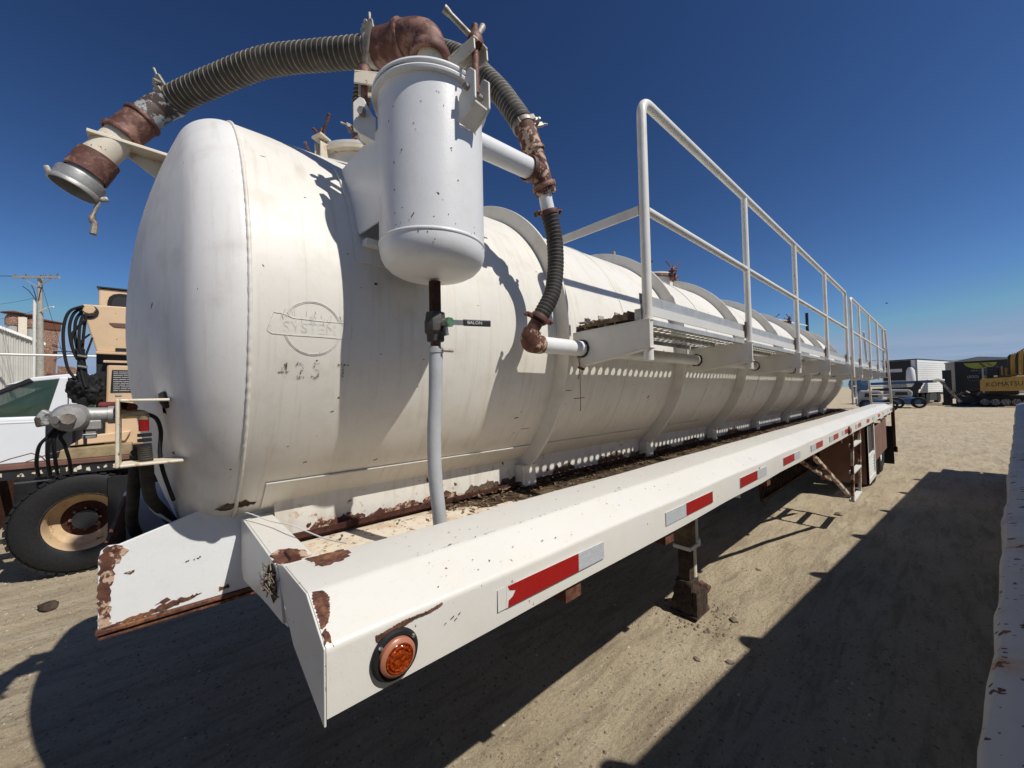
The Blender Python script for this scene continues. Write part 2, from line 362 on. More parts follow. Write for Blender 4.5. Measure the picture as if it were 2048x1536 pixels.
# gravel
pm = MB(); rnd = random.Random(3)
for k in range(15000):
    x = rnd.uniform(-3.5, 14); y = rnd.uniform(-.6, 9) if rnd.random() < .8 else rnd.uniform(9, 16)
    if rnd.random() < .55: x = rnd.uniform(-2.8, 3.6); y = rnd.uniform(.2, 6.5)
    r = rnd.choice([.002, .003, .003, .004, .004, .005, .006, .008, .011]) * rnd.uniform(.7, 1.4); z = gh(x, y)
    a = rnd.uniform(0, PI); vs = []
    for i in range(5):
        t = a + i * 2 * PI / 5; rr = r * rnd.uniform(.7, 1.25); vs.append((x + rr * math.cos(t), y + rr * math.sin(t), z - r * .2))
    vs.append((x + rnd.uniform(-.3, .3) * r, y + rnd.uniform(-.3, .3) * r, z + r * rnd.uniform(.5, .9)))
    pm.add(vs, [(i, (i + 1) % 5, 5) for i in range(5)], rnd.choice([0, 0, 1]))
M['peb1'] = plain('pebble_brown', (.20, .16, .12), .9, 0, .4, 3, .001, .2); M['peb2'] = plain('pebble_pale', (.40, .36, .30), .9, 0, .3, 3, .001, .2)
tag(pm.build('gravel', ['peb1', 'peb2']), 'small gravel and clods strewn over the dirt yard', kind='stuff')
def rock(x, y, r, label, seed, sq=.5, mat='peb1', name='stone', grp=None):
    bm = bmesh.new(); bmesh.ops.create_icosphere(bm, subdivisions=2, radius=1)
    for v in bm.verts:
        n_ = 1 + .35 * mn.noise(v.co * 1.3 + Vector((seed, 0, 0))) + .12 * mn.noise(v.co * 4 + Vector((0, seed, 0)))
        v.co = Vector((v.co.x * r * 1.3, v.co.y * r, v.co.z * r * sq)) * n_
    me = bpy.data.meshes.new(name); bm.to_mesh(me); bm.free(); me.materials.append(M[mat])
    o = bpy.data.objects.new(name, me); COL.objects.link(o); o.location = (x, y, gh(x, y) + r * sq * .4); o.rotation_euler = (0, 0, seed)
    return tag(o, label, 'stone', grp)
rock(-.71, 5.2, .062, 'dark flat stone lying in the wheel rut left of the trailer nose', 1.7, .7, 'mud')
for k, (x, y, r, lb) in enumerate([(3.25, 1.12, .03, 'brown clod just right of the landing foot in the sun'), (2.75, .98, .022, 'dark clod in the sunlit strip near the shadow edge'),
      (2.62, 1.14, .018, 'small brown clod left of the two dark clods before the landing foot'), (6.9, 1.0, .05, 'earth clod beside the side ladder'), (4.3, 1.25, .02, 'pebble clod right behind the landing foot')]):
    rock(x, y, r, lb, k * 1.9 + .4)

# ================================================================== main trailer
T = thing('tank_trailer', 'long white vacuum tank trailer with handrails, hoses and rusty white side deck', 'trailer', (6, YC, G))
# shell
m = MB(); prof = []; nseg = 120
X = [.185 + (10.2 - .185) * i / 150 for i in range(151)]
vs = []; fs = []
for i, x in enumerate(X):
    for k in range(nseg):
        a = 2 * PI * k / nseg; r = RT + .0030 * mn.noise((x * 1.6, math.cos(a) * 2.2, math.sin(a) * 2.2))
        vs.append((x, YC - r * math.cos(a), ZC + r * math.sin(a)))
for i in range(len(X) - 1):
    for k in range(nseg): fs.append((i * nseg + k, i * nseg + (k + 1) % nseg, (i + 1) * nseg + (k + 1) % nseg, (i + 1) * nseg + k))
m.add(vs, fs, 0, True); m.build('tank_shell', 'white', T, ang=180)
def headprof(D, sgn):
    L, r = 2.0, .15; h0 = math.sqrt((L - r) ** 2 - (RT - r) ** 2); phi = math.asin((RT - r) / (L - r))
    pts = [(max(.0001, L * math.sin(phi * i / 30)), sgn * (L * math.cos(phi * i / 30) - h0)) for i in range(31)]
    return pts + [((RT - r) + r * math.sin(phi + (PI / 2 - phi) * i / 20), sgn * r * math.cos(phi + (PI / 2 - phi) * i / 20)) for i in range(1, 21)]
m = MB().lathe(headprof(.29, -1), (.185, YC, ZC), (1, 0, 0), 96); m.build('front_head', 'head', T, ang=180)
m = MB().lathe(headprof(.29, 1), (10.2, YC, ZC), (1, 0, 0), 64); m.build('rear_head', 'white', T, ang=180)
def ringpath(x, r, n=240, jit=0, seed=0):
    rnd = random.Random(seed)
    return [(x + rnd.uniform(-jit, jit), YC - r * math.cos(2 * PI * k / n), ZC + r * math.sin(2 * PI * k / n)) for k in range(n + 1)]
rw = random.Random(5)
MB().tube(ringpath(.187, RT + .0005, 900, .0005), lambda L: .0058 + .0004 * math.sin(L * 900) + rw.uniform(-.0004, .0004), 8, False).build('weld_bead', 'white', T, ang=180)
ringx = [1.502, 2.818, 4.112, 5.472, 6.841, 8.12, 9.43]
ring0 = None
for x in ringx:
    if ring0 is None:
        m = MB().lathe([(RT - .002, -.007), (RR, -.007), (RR, .007), (RT - .002, .007)], (0, 0, 0), (1, 0, 0), 140)
        o = m.build('stiffener_ring', 'white', T, bevel=.002, ang=30); ring0 = o
    else: o = dup(ring0, parent=T); o.matrix_basis = Matrix.Identity(4)
    o.matrix_basis = Matrix.Translation((x, YC, ZC)); 
seam0 = None
for x in (2.16, 3.46, 4.8, 6.15, 7.5, 8.8):
    if seam0 is None: seam0 = MB().tube([(p[0], p[1] - YC, p[2] - ZC) for p in ringpath(0, RT + .0005, 160)], .0028, 6, False).build('shell_seam', 'white', T, ang=180); o = seam0
    else: o = dup(seam0, parent=T); o.matrix_basis = Matrix.Identity(4)
    o.matrix_basis = Matrix.Translation((x, YC, ZC))
# longitudinal pad and skirt, both sides
for sg in (1, -1):
    yy = lambda y: YC + sg * (y - YC)
    m = MB()
    a0, a1 = math.radians(-52), math.radians(-42); R2 = RT + .006; pts = []
    for i in range(9):
        a = a0 + (a1 - a0) * i / 8; pts.append((YC - sg * R2 * math.cos(a), ZC + R2 * math.sin(a)))
    vs = [(x, p[0], p[1]) for x in (.26, 10.1) for p in pts]; m.add(vs, [(i, i + 1, 9 + i + 1, 9 + i) for i in range(8)], 0, True)
    m.tube([(.26, pts[-1][0], pts[-1][1]), (10.1, pts[-1][0], pts[-1][1])], .004, 6)
    m.build('wear_pad', 'white', T, ang=180)
    m = MB(); m.box(.30, 10.15, min(yy(1.6), yy(1.612)), max(yy(1.6), yy(1.612)), 1.135, 1.30); m.build('support_skirt', 'skirt', T)
    m = MB(); m.box(.30, 11.6, min(yy(1.555), yy(1.6)), max(yy(1.555), yy(1.6)), 1.145, 1.158); m.bar((.3, yy(1.55), 1.165), (10.2, yy(1.55), 1.160), .008, .02); m.build('skirt_flange', 'rust_and_shade', T)
    for x in ringx:
        m = MB(); m.box(x - .05, x + .05, min(yy(1.53), yy(1.598)), max(yy(1.53), yy(1.598)), 1.146, 1.26); m.build('skirt_gusset', 'skirt', T, bevel=.004)
# side decks (folded plate)
def deck(sg, T, x0, x1, mat, yc=YC, wav=.0015, endcap=True):
    yy = lambda y: yc + sg * (y - yc)
    prof = bent([(0, .7333, 1.094), (0, .7333, 1.214), (0, .8434, 1.271), (0, 1.0386, 1.265), (0, 1.041, 1.205)], .010, 4)
    prof = [(p.y, p.z) for p in prof]; nX = 90; m = MB(); vs = []; fs = []; npf = len(prof)
    inner = [(y + .006, z - (.006 if i > 6 else 0)) for i, (y, z) in enumerate(prof)]
    for pf in (prof, inner):
        for i in range(nX + 1):
            x = x0 + (x1 - x0) * i / nX
            for (y, z) in pf:
                dz = wav * mn.noise((x * 2.1, 0, z * 5)) * 1.5; dy = wav * mn.noise((x * 1.7, 7, z * 6)) * 2
                if 1.2 < z < 1.22 or z < 1.1: dz *= 1.6
                vs.append((x, yy(y + dy), z + dz))
    K = (nX + 1) * npf
    for i in range(nX):
        for j in range(npf - 1):
            a = i * npf + j; fs.append((a, a + npf, a + npf + 1, a + 1)); a += K; fs.append((a, a + npf, a + npf + 1, a + 1))
        fs.append((i * npf, (i + 1) * npf, K + (i + 1) * npf, K + i * npf)); e = npf - 1
        fs.append((i * npf + e, (i + 1) * npf + e, K + (i + 1) * npf + e, K + i * npf + e))
    m.add(vs, fs, 0, True); o = m.build('side_deck', mat, T, ang=40)
    if endcap:
        for x, d in ((x0, -.004), (x1, .004)):
            pl = [(.7345, 1.080), (.7345, 1.214), (.8434, 1.270), (1.0386, 1.264), (1.115, 1.245), (1.04, 1.19), (.945, 1.125)]
            mm = MB(); mm.prism([(x, yy(y), z) for y, z in pl], (d, 0, 0)); mm.build('end_plate', mat, T, bevel=.0015)
    return o
deck(1, T, .214, 11.69, 'deck'); deck(-1, T, .214, 11.69, 'deck')
m = MB(); m.box(.29, 11.66, 1.03, 1.5955, 1.128, 1.136); m.build('trough_floor', 'trough', T)
m = MB(); m.box(.29, 11.66, 4.3014 - 1.5955, 4.3014 - 1.03, 1.128, 1.136); m.build('trough_floor', 'trough', T)
m = MB(); m.box(.29, 11.66, 1.034, 1.0405, 1.1365, 1.205); m.build('trough_lip', 'trough', T)
pl_ = blob([(.95, 1.50), (1.2, 1.40), (1.7, 1.34), (2.3, 1.30), (4, 1.24), (7, 1.2), (11.3, 1.2), (11.3, 1.594), (.80, 1.594)], .03, 71, 14); m = MB(); m.prism([(max(.31, x), min(y, 1.5945), 1.1362) for x, y in pl_], (0, 0, .0012))
m.build('litter_bed', 'litter', T)
# debris in the trough
m = MB(); rnd = random.Random(11)
for k in range(2400):
    x = rnd.uniform(.32, 11.3) if rnd.random() < .5 else rnd.uniform(.9, 5.5); y = 1.596 - abs(rnd.gauss(0, .10))
    if x < .95 and rnd.random() < .8: continue
    if y < 1.06: continue
    z = 1.137 + rnd.uniform(0, .035) * math.exp(-((y - 1.58) / .1) ** 2); a = rnd.uniform(0, PI); l = rnd.uniform(.006, .03); w2 = rnd.uniform(.002, .008)
    dx, dy = l * math.cos(a), l * math.sin(a); px_, py_ = -w2 * math.sin(a), w2 * math.cos(a); h = rnd.uniform(.0, .012)
    m.add([(x - dx, y - dy, z), (x + px_, y + py_, z + h), (x + dx, y + dy, z + h * .4), (x - px_, y - py_, z + .002)], [(0, 1, 2), (0, 2, 3)], rnd.choice([0, 0, 1]))
o = m.build('leaf_litter', ['leaf', 'dirt']); tag(o, 'brown leaf litter and rust flakes lying in the deck trough along the tank', kind='stuff')
# front cross member
def cross(x0, x1, sg):
    yy = lambda y: YC + sg * (y - YC)
    m = MB()
    A = [(1.085, 1.245), (1.655, 1.241), (1.655, 1.07), (1.60, 1.042), (1.45, 1.068), (1.25, 1.105), (1.03, 1.135), (1.06, 1.2)]
    m.prism([(x0, yy(y), z) for y, z in A], (.007, 0, 0)); m.build('cross_member', 'deck', T, bevel=.0015)
    m = MB(); m.prism([(x0 + .0075, yy(1.085), 1.245), (x1, yy(1.085), 1.245), (x1, yy(1.655), 1.241), (x0 + .0075, yy(1.655), 1.241)], (0, 0, -.006)); m.build('cross_member_top', 'deck', T, bevel=.001)
    m = MB(); m.prism([(x0 + .01, yy(1.03), 1.13), (x1, yy(1.03), 1.13), (x1, yy(1.60), 1.038), (x0 + .01, yy(1.60), 1.038)], (0, 0, -.006)); m.build('cross_member_bottom', 'neck', T)
cross(.208, .295, 1); cross(.208, .295, -1)
m = MB(); m.tube([(.25, 1.095, 1.247), (.25, 1.17, 1.243)], .014, 8); m.build('rusty_weld', 'rust', T)
# neck box
NP = [(-.135, .992), (-.135, 1.195), (-.130, 1.218), (-.115, 1.229), (-.093, 1.227), (.02, 1.262), (.09, 1.286), (.135, 1.282), (.170, 1.272), (.206, 1.264), (.6, 1.264), (.6, .992)]
for y in (1.660, 2.630):
    m = MB(); m.prism([(x, y, z) for x, z in NP], (0, .012, 0)); m.build('neck_plate', 'neck', T, bevel=.002)
m = MB(); m.box(-.133, -.123, 1.673, 2.629, .993, 1.205); m.build('neck_front', 'rust', T)
m = MB(); m.box(-.135, .62, 1.657, 2.645, .962, .973); m.box(-.140, .62, 1.650, 2.652, .979, .9915); m.build('coupler_plate', 'flake', T, bevel=.003)
m = MB(); m.box(-.130, .61, 1.67, 2.63, .973, .979); m.build('coupler_gap', 'rust_and_shade', T)
for o_ in (MB().tube([(.05, 2.15, .962), (.05, 2.15, .88)], .045, 20).build('king_pin', 'iron', T),): pass
# rust flakes with outlines of their own (paint gone, a skin of rust standing a millimetre proud)
def flake(fn, outline, amp, seed, mat='flake', n=5, th=.0016):
    pts = blob(outline, amp, seed, n if amp < .0012 else n + 4); m = MB(); m.prism([fn(a, b, 0) for a, b in pts], Vector(fn(0, 0, th)) - Vector(fn(0, 0, 0))); return m.build('rust_patch', mat, T)
yp = 1.660
NF = lambda a, b, e: (a, yp - .0008 - e, b)
flake(NF, [(-.133, .995), (-.134, 1.20), (-.118, 1.228), (-.082, 1.226), (-.075, 1.205), (-.085, 1.19), (-.102, 1.165), (-.108, 1.10), (-.110, 1.04), (-.108, 1.0)], .005, 1, 'peel', 8)
flake(NF, [(-.13, .994), (.02, .996), (.06, 1.008), (.10, 1.018), (.05, 1.020), (-.02, 1.010), (-.07, 1.004), (-.12, .999)], .004, 2, 'flake', 5)
flake(NF, [(-.078, 1.140), (-.060, 1.144), (-.052, 1.139), (-.074, 1.135)], .006, 3, 'peel', 4)
flake(NF, [(-.01, 1.024), (.012, 1.032), (.022, 1.026), (.005, 1.018)], .004, 4, 'peel', 3)
flake(NF, [(.145, 1.006), (.175, 1.012), (.175, 1.022), (.150, 1.020)], .003, 5, 'flake', 3)
for k, (a, b) in enumerate([(.058, 1.128), (.064, 1.130), (.078, 1.130), (.088, 1.131), (.094, 1.133)]):
    flake(NF, [(a, b), (a + .006, b + .001), (a + .005, b + .005), (a + .001, b + .004)], .0015, 20 + k, 'blackp', 3, .0004)
# chipped front edge of the deck, scratch over the marker light, patch on the deck top
SL = lambda a, b, e: (a, .7333 + (b) * .1101 - e * .5, 1.214 + b * .057 + e)           # a = x, b = 0..1 across the slope
flake(SL, [(.216, .30), (.217, .86), (.222, .98), (.238, .95), (.246, .80), (.240, .62), (.236, .50), (.228, .36)], .0018, 6, 'flake', 4)
FS = lambda a, b, e: (a, .7333 - .0022 - e, b)
flake(lambda a, b, e: (a, .7333 + .002 - e + max(0, b - 1.214) * 1.2, b), [(.2145, 1.135), (.2145, 1.232), (.222, 1.234), (.231, 1.205), (.229, 1.175), (.221, 1.15)], .002, 7, 'flake', 5)
flake(FS, [(.302, 1.2005), (.315, 1.2005), (.36, 1.2065), (.41, 1.2045), (.445, 1.2085), (.447, 1.2035), (.415, 1.1995), (.385, 1.2005), (.36, 1.1975), (.315, 1.192), (.303, 1.188)], .0012, 8, 'flake', 5)
for k, (a, b, l) in enumerate([(.308, 1.183, .004), (.452, 1.159, .005), (.468, 1.164, .008), (.478, 1.158, .006), (.487, 1.166, .006)]):
    flake(FS, [(a, b), (a + l, b + l * .5), (a + l * .9, b + l * .8), (a, b + l * .35)], .0008, 30 + k, 'flake', 3, .0006)
TP = lambda a, b, e: (a, b, 1.2712 - (b - .8434) * .0307 + e)
flake(TP, [(.256, 1.036), (.29, 1.037), (.345, 1.030), (.352, .995), (.325, .965), (.285, .958), (.262, .975), (.268, 1.0)], .005, 9, 'flake', 5)
rnd = random.Random(21)
for k in range(70):            # chips along the folded ridge
    x = .3 + 11 * rnd.random() ** 1.6; b = rnd.choice([.97, .99, 1.0]); l = rnd.uniform(.003, .011) * (1 + x * .12)
    o = MB().add([(x, .8434 - .001, 1.2718), (x + l, .8434 - .003, 1.2712), (x + l * .7, .8434 + .004, 1.2722), (x + .2 * l, .8434 + .006, 1.2722)], [(0, 1, 2, 3)]) if k else None
m = MB()
for k in range(620):
    x = .45 + 10.8 * rnd.random() ** 1.5; l = rnd.uniform(.0015, .006) * (2.2 if rnd.random() < .10 else 1) * (1 + x * .12); a = rnd.uniform(-.4, .4)
    if rnd.random() < .5: y = .8434 + rnd.uniform(-.002, .006); z = 1.2722
    elif rnd.random() < .5: b = rnd.random(); y = .7333 + b * .1101 - .0018; z = 1.214 + b * .057 + .0022
    else: y = rnd.uniform(.86, 1.03); z = 1.2712 - (y - .8434) * .0307 + .0012
    if y > .8434: m.add([(x, y, z), (x + l, y + l * .2, z), (x + l * .8, y + l * .45, z), (x, y + l * .3, z)], [(0, 1, 2, 3)])
    else:
        d = Vector((0, .1101, .057)).normalized() * l * .5
        q1, q2 = rnd.uniform(.3, 1.3), rnd.uniform(.2, 1.2); m.add([(x, y, z), (x + l * .5 * q1, y + d.y * .3, z + d.z * .3), (x + l * .8 * q2, y + d.y * q1, z + d.z * q1), (x + l * .3, y + d.y * q2 * 1.3, z + d.z * q2 * 1.3), (x - l * .1, y + d.y * .6, z + d.z * .6)], [(0, 1, 2, 3, 4)])
o = m.build('paint_chips', 'flake', T); o['kind'] = 'stuff'
# nest of twigs in the torn corner
m = MB(); rnd = random.Random(9)
for k in range(80):
    c = Vector((.206 - rnd.uniform(0, .014), 1.125 + rnd.gauss(0, .028), 1.200 + rnd.gauss(0, .013)))
    d = Vector((rnd.uniform(-.3, .3), rnd.uniform(-1, 1), rnd.uniform(-.7, .7))).normalized() * rnd.uniform(.008, .026)
    m.tube([c - d, c + d * .2 + Vector((0, 0, rnd.uniform(-.006, .006))), c + d], rnd.uniform(.0008, .0016), 4, True, rnd.choice([0, 0, 1]))
o = m.build('twig_nest', ['twig', 'leaf']); tag(o, 'small bundle of dry twigs stuffed in the torn front corner of the deck', 'nest')
flake(lambda a, b, e: (.2065 - e, a, b), [(1.09, 1.165), (1.10, 1.23), (1.16, 1.235), (1.20, 1.205), (1.18, 1.165), (1.13, 1.155)], .008, 12, 'mud', 4)
flake(lambda a, b, e: (a, b, 1.2462 + e), [(.212, 1.10), (.212, 1.19), (.24, 1.20), (.285, 1.15), (.285, 1.10)], .008, 13, 'peel', 5)
m = MB(); m.tube([(.10, 1.70, 1.262), (.20, 1.62, 1.27), (.26, 1.45, 1.262), (.29, 1.3, 1.275), (.33, 1.15, 1.268), (.36, 1.05, 1.272)], .0018, 6, sub=8)
tag(m.build('loose_cable', 'steelwhite'), 'thin pale cable lying across the front cross member', 'cable')
# head bottom scab and tank blemishes
def on_shell(x, z, e): return (x, shellY(z, e), z)
flake(on_shell, [(.13, 1.292), (.165, 1.31), (.215, 1.315), (.24, 1.30), (.235, 1.288), (.16, 1.286)], .005, 14, 'dirt', 4)
rnd = random.Random(31)
for k, (x, z, l, hgt) in enumerate([(1.02, 1.50, .05, .006), (1.14, 1.55, .03, .004), (1.28, 1.53, .03, .006), (1.31, 1.56, .012, .005), (1.0, 1.66, .02, .01), (1.36, 1.47, .06, .003),
        (1.86, 1.62, .05, .004), (.50, 2.02, .012, .012), (.55, 2.04, .010, .008), (.56, 1.99, .012, .01), (1.6, 1.66, .06, .005), (.48, 1.44, .012, .01), (.36, 1.43, .01, .006),
        (.42, 1.60, .008, .008), (2.5, 1.6, .02, .02), (.72, 1.42, .012, .01), (.90, 1.40, .014, .008), (.24, 2.45, .015, .004)]):
    flake(on_shell, [(x, z), (x + l, z + hgt * .4), (x + l, z + hgt), (x + l * .2, z + hgt * .9)], min(.0025, hgt * .3), 40 + k, 'flake', 4, .0008)
rnd = random.Random(61)
for sx in (.40, .62, .86, 1.10, 1.32, 1.75, 2.2, 2.6, 3.0, 3.5, 4.0, 4.6):
    w2 = rnd.uniform(.15, .26) * (1 + sx * .2); hh = rnd.uniform(.018, .045) * (1.6 if sx > 1 else 1)
    flake(lambda a, b, e: (a, 1.5985 - e, b), [(sx, 1.1585), (sx + w2, 1.1585), (sx + w2 * .95, 1.162 + hh * .4), (sx + w2 * .7, 1.16 + hh), (sx + w2 * .4, 1.165 + hh * .5), (sx + w2 * .2, 1.162 + hh * .8), (sx + .01, 1.163)], .006, int(sx * 100), 'dirt' if sx > 1 else 'peel', 6, .0012)
for k in range(70):
    x = .3 + 5 * rnd.random() ** 1.5; z = rnd.uniform(1.38, 2.5); l = rnd.uniform(.003, .012) * (1 + x * .3); h = rnd.uniform(.002, .006) * (1 + x * .3)
    flake(on_shell, [(x, z), (x + l, z + h * .4), (x + l * .8, z + h), (x + l * .1, z + h * .8)], .0009, 300 + k, 'flake', 3, .0006)
# stencilled number and ghost of an old decal
def text_mesh(body, size, ext=0.0):
    cu = bpy.data.curves.new('t', 'FONT'); cu.body = body; cu.size = size; cu.extrude = ext; cu.resolution_u = 3
    ob = bpy.data.objects.new('t', cu); COL.objects.link(ob); bpy.context.view_layer.update()
    dg = bpy.context.evaluated_depsgraph_get(); me = bpy.data.meshes.new_from_object(ob.evaluated_get(dg))
    bpy.data.objects.remove(ob); return me
def place_text(me, fn, name, mat, parent, rem=0):
    bm = bmesh.new(); bm.from_mesh(me)
    bmesh.ops.triangulate(bm, faces=bm.faces)
    for _ in range(rem): bmesh.ops.subdivide_edges(bm, edges=[e for e in bm.edges if e.calc_length() > .006], cuts=1, use_grid_fill=False); bmesh.ops.triangulate(bm, faces=bm.faces)
    for v_ in bm.verts: v_.co = Vector(fn(v_.co.x, v_.co.y))
    bm.to_mesh(me); bm.free(); me.materials.clear(); me.materials.append(M[mat]); me.name = name
    o = bpy.data.objects.new(name, me); COL.objects.link(o)
    if parent: attach(o, parent)
    return o
s = N('worn_stencil_ink'); n = s.noise(150, 6, .75); al = s.step(n, .50, .56)
M['ink'] = s.out((.035, .03, .028), .7); s.l(al, s.b.inputs['Alpha'])
for ch, x0 in (('4', .258), ('2', .303), ('5', .348), ('T', .428)):
    me = text_mesh(ch, .072)
    place_text(me, lambda a, b, x0=x0: on_shell(x0 + a * .86, 1.713 + b, .0018), 'stencil_digit', 'ink', T, 2)
M['ghost'] = plain('ghost_paint_edge', (.60, .585, .54), .6, 0, .3, 80, .0004)
m = MB(); cx, cz = .352, 1.868
for rr in (.083, .079):
    for a0, a1 in ((.35, PI - .35), (PI + .30, 2 * PI - .30)):
        m.tube([on_shell(cx + rr * math.cos(a0 + (a1 - a0) * k / 40), cz + rr * math.sin(a0 + (a1 - a0) * k / 40), .0007) for k in range(41)], .0009, 5)
bn = [(.245, 1.905), (.262, 1.905), (.30, 1.893), (.47, 1.893), (.47, 1.843), (.24, 1.843), (.228, 1.852), (.245, 1.905)]
for a, b in zip(bn, bn[1:]): m.tube([on_shell(a[0] + (b[0] - a[0]) * k / 6, a[1] + (b[1] - a[1]) * k / 6 + .0006 * math.sin(k * 5 + a[0] * 90), .0007) for k in range(7)], .0009, 5)
rnd = random.Random(2)
for k in range(34):
    x = .26 + .19 * rnd.random(); z = 1.892 + rnd.uniform(0, .03); m.tube([on_shell(x, z, .0006), on_shell(x + rnd.uniform(-.008, .008), z - rnd.uniform(.008, .02), .0006)], .0006, 4)
m.build('decal_ghost', 'ghost', T)
place_text(text_mesh('SYSTEM', .046), lambda a, b: on_shell(.268 + a * .98, 1.852 + b, .0006), 'decal_lettering', 'ghost', T, 1)['kind'] = 'stuff'

# ---------------- reflective strips, marker lights
zt = 1.154
def strip(parts, ragged=False):
    x0, x1 = parts[0][1], parts[-1][2]
    base = MB().box(x0, x1, .7300, .7310, zt - .0262, zt + .0262).build('reflective_strip', 'steelwhite', T)
    for c, a, b in parts:
        m = MB()
        if ragged and c == 'tred':
            pl = [(a + .004, zt - .0254), (b, zt - .0254), (b, zt + .0254), (a + .004, zt + .0254), (a + .010, zt + .014), (a + .030, zt + .008), (a + .020, zt - .004), (a + .006, zt - .010)]
            m.prism([(x, .7300, z) for x, z in pl], (0, -.001, 0))
        else: m.box(a + .001, b - .001, .7290, .7300, zt - .0254, zt + .0254)
        m.build('red_film' if c == 'tred' else 'silver_film', c, base)
i7, i11 = .1778, .2794
strip([('tred', .907 - i11, .907), ('twhite', .907, 1.035)], True)
MB().box(.600, .660, .7306, .7310, zt - .0262, zt + .0262).build('tape_residue', 'deck', T)
for b, o_ in ((1.623, 0), (2.554, 1), (3.393, 1), (4.117, 0), (4.908, 0), (5.584, 0), (6.586, 0)):
    strip([('twhite', b - i7, b), ('tred', b, b + i11)] if not o_ else [('tred', b - i11, b), ('twhite', b, b + i7)])
for k, x in enumerate((7.47, 8.18, 8.96, 9.7, 10.58, 11.3)):
    strip([('tred' if k in (0, 2, 5) else 'twhite', x, x + i11)])
def marker(x, T):
    z = 1.151; o = MB().lathe([(.0001, -.001), (.047, -.001), (.048, .004), (.044, .010), (.038, .011), (.036, .004)], (x, .7305, z), (0, -1, 0), 40).build('marker_light', 'black', T, ang=40)
    MB().lathe([(.036, .003), (.0355, .016), (.030, .021), (.028, .0215)], (x, .7305, z), (0, -1, 0), 40).build('lens_rim', 'rim', o, ang=40)
    MB().lathe([(.028, .020), (.026, .0225), (.023, .021), (.020, .0235), (.016, .022), (.013, .0245), (.008, .023), (.0001, .025)], (x, .7305, z), (0, -1, 0), 40).build('lens', 'amber', o, ang=60)
    for dx, dz in ((-.032, .028), (.034, .024)):
        MB().lathe([(.0001, .0155), (.0035, .014), (.004, .009)], (x + dx, .7305, z + dz), (0, -1, 0), 12).build('screw', 'chrome', o)
marker(.338, T); marker(5.86, T)

# ---------------- underframe
for y0, y1 in ((1.66, 1.78), (2.52, 2.64)):
    m = MB(); m.box(.61, 11.6, y0, y1, 1.105, 1.125); m.box(.61, 11.6, (y0 + y1) / 2 - .006, (y0 + y1) / 2 + .006, .90, 1.105); m.box(.61, 11.6, y0, y1, .88, .90); m.build('frame_rail', 'rust', T)
for x in [.9] + ringx + [10.6, 11.4]:
    m = MB(); m.box(x - .035, x + .035, .745, 3.555, 1.045, 1.123); m.build('cross_beam', 'rust', T)
def wheel(parent, x, y, z, r, wd, face, rimmat='cream', tread=True, dish=.16, discmat='rust_and_shade'):
    # face = -1: outer side looks to -Y ; y is the outer face
    ax = (0, -face, 0); ax = (0, 1 if face < 0 else -1, 0)
    W_ = thing_child('wheel', parent)
    t = MB().lathe([(r * .56, .012), (r * .60, .0), (r * .78, -.012), (r * .93, .0), (r * .985, .02), (r, .045), (r, wd - .045), (r * .985, wd - .02), (r * .93, wd), (r * .6, wd), (r * .56, wd - .01)], (x, y, z), ax, 64).build('tyre', 'black', W_, ang=40)
    if tread:
        m = MB(); n_ = 44
        for k in range(n_):
            for t0, t1, ph in ((.004, .075, 0), (.08, wd - .08, .5), (wd - .075, wd - .004, 0)):
                a = 2 * PI * (k + ph) / n_; da = 2 * PI / n_ * .34
                cs = []
                for aa in (a - da, a + da):
                    for rr in (r - .012, r + .010):
                        for tt in (t0, t1): cs.append(Vector((x + rr * math.cos(aa), y + (tt if face < 0 else -tt), z + rr * math.sin(aa))))
                m.add(cs, [(0, 1, 3, 2), (4, 6, 7, 5), (0, 4, 5, 1), (2, 3, 7, 6), (0, 2, 6, 4), (1, 5, 7, 3)])
        m.build('tread', 'black', W_)['kind'] = 'stuff'
    MB().lathe([(r * .585, .004), (r * .60, .010), (r * .57, .02), (r * .545, .05), (r * .52, .08), (r * .50, dish * .75), (r * .36, dish)], (x, y, z), ax, 64).build('rim', rimmat, W_, ang=40)
    MB().lathe([(r * .36, dish), (r * .33, dish + .004), (r * .28, dish - .006), (.0001, dish - .012)], (x, y, z), ax, 48).build('wheel_disc', discmat, W_, ang=40)  # shadow of the deep rim is put into the disc colour
    MB().lathe([(.0001, dish - .06), (r * .13, dish - .058), (r * .155, dish - .045), (r * .16, dish - .01)], (x, y, z), ax, 24).build('hub', 'iron', W_)
    for k in range(8):
        a = 2 * PI * k / 8; MB().lathe([(.0001, dish - .045), (.012, dish - .043), (.015, dish - .01)], (x + r * .22 * math.cos(a), y, z + r * .22 * math.sin(a)), ax, 8).build('lug_nut', 'iron', W_)
    return W_
def thing_child(name, parent):
    o = bpy.data.objects.new(name, None); COL.objects.link(o); o.empty_display_size = .1; attach(o, parent); return o
for x in (9.55, 10.85):
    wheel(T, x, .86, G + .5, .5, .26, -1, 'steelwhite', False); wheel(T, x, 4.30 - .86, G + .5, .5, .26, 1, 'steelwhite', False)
    m = MB(); m.tube([(x, 1.1, G + .5), (x, 3.2, G + .5)], .065, 16); m.box(x - .35, x + .35, 1.64, 1.74, G + .56, G + .60); m.build('axle', 'iron', T)
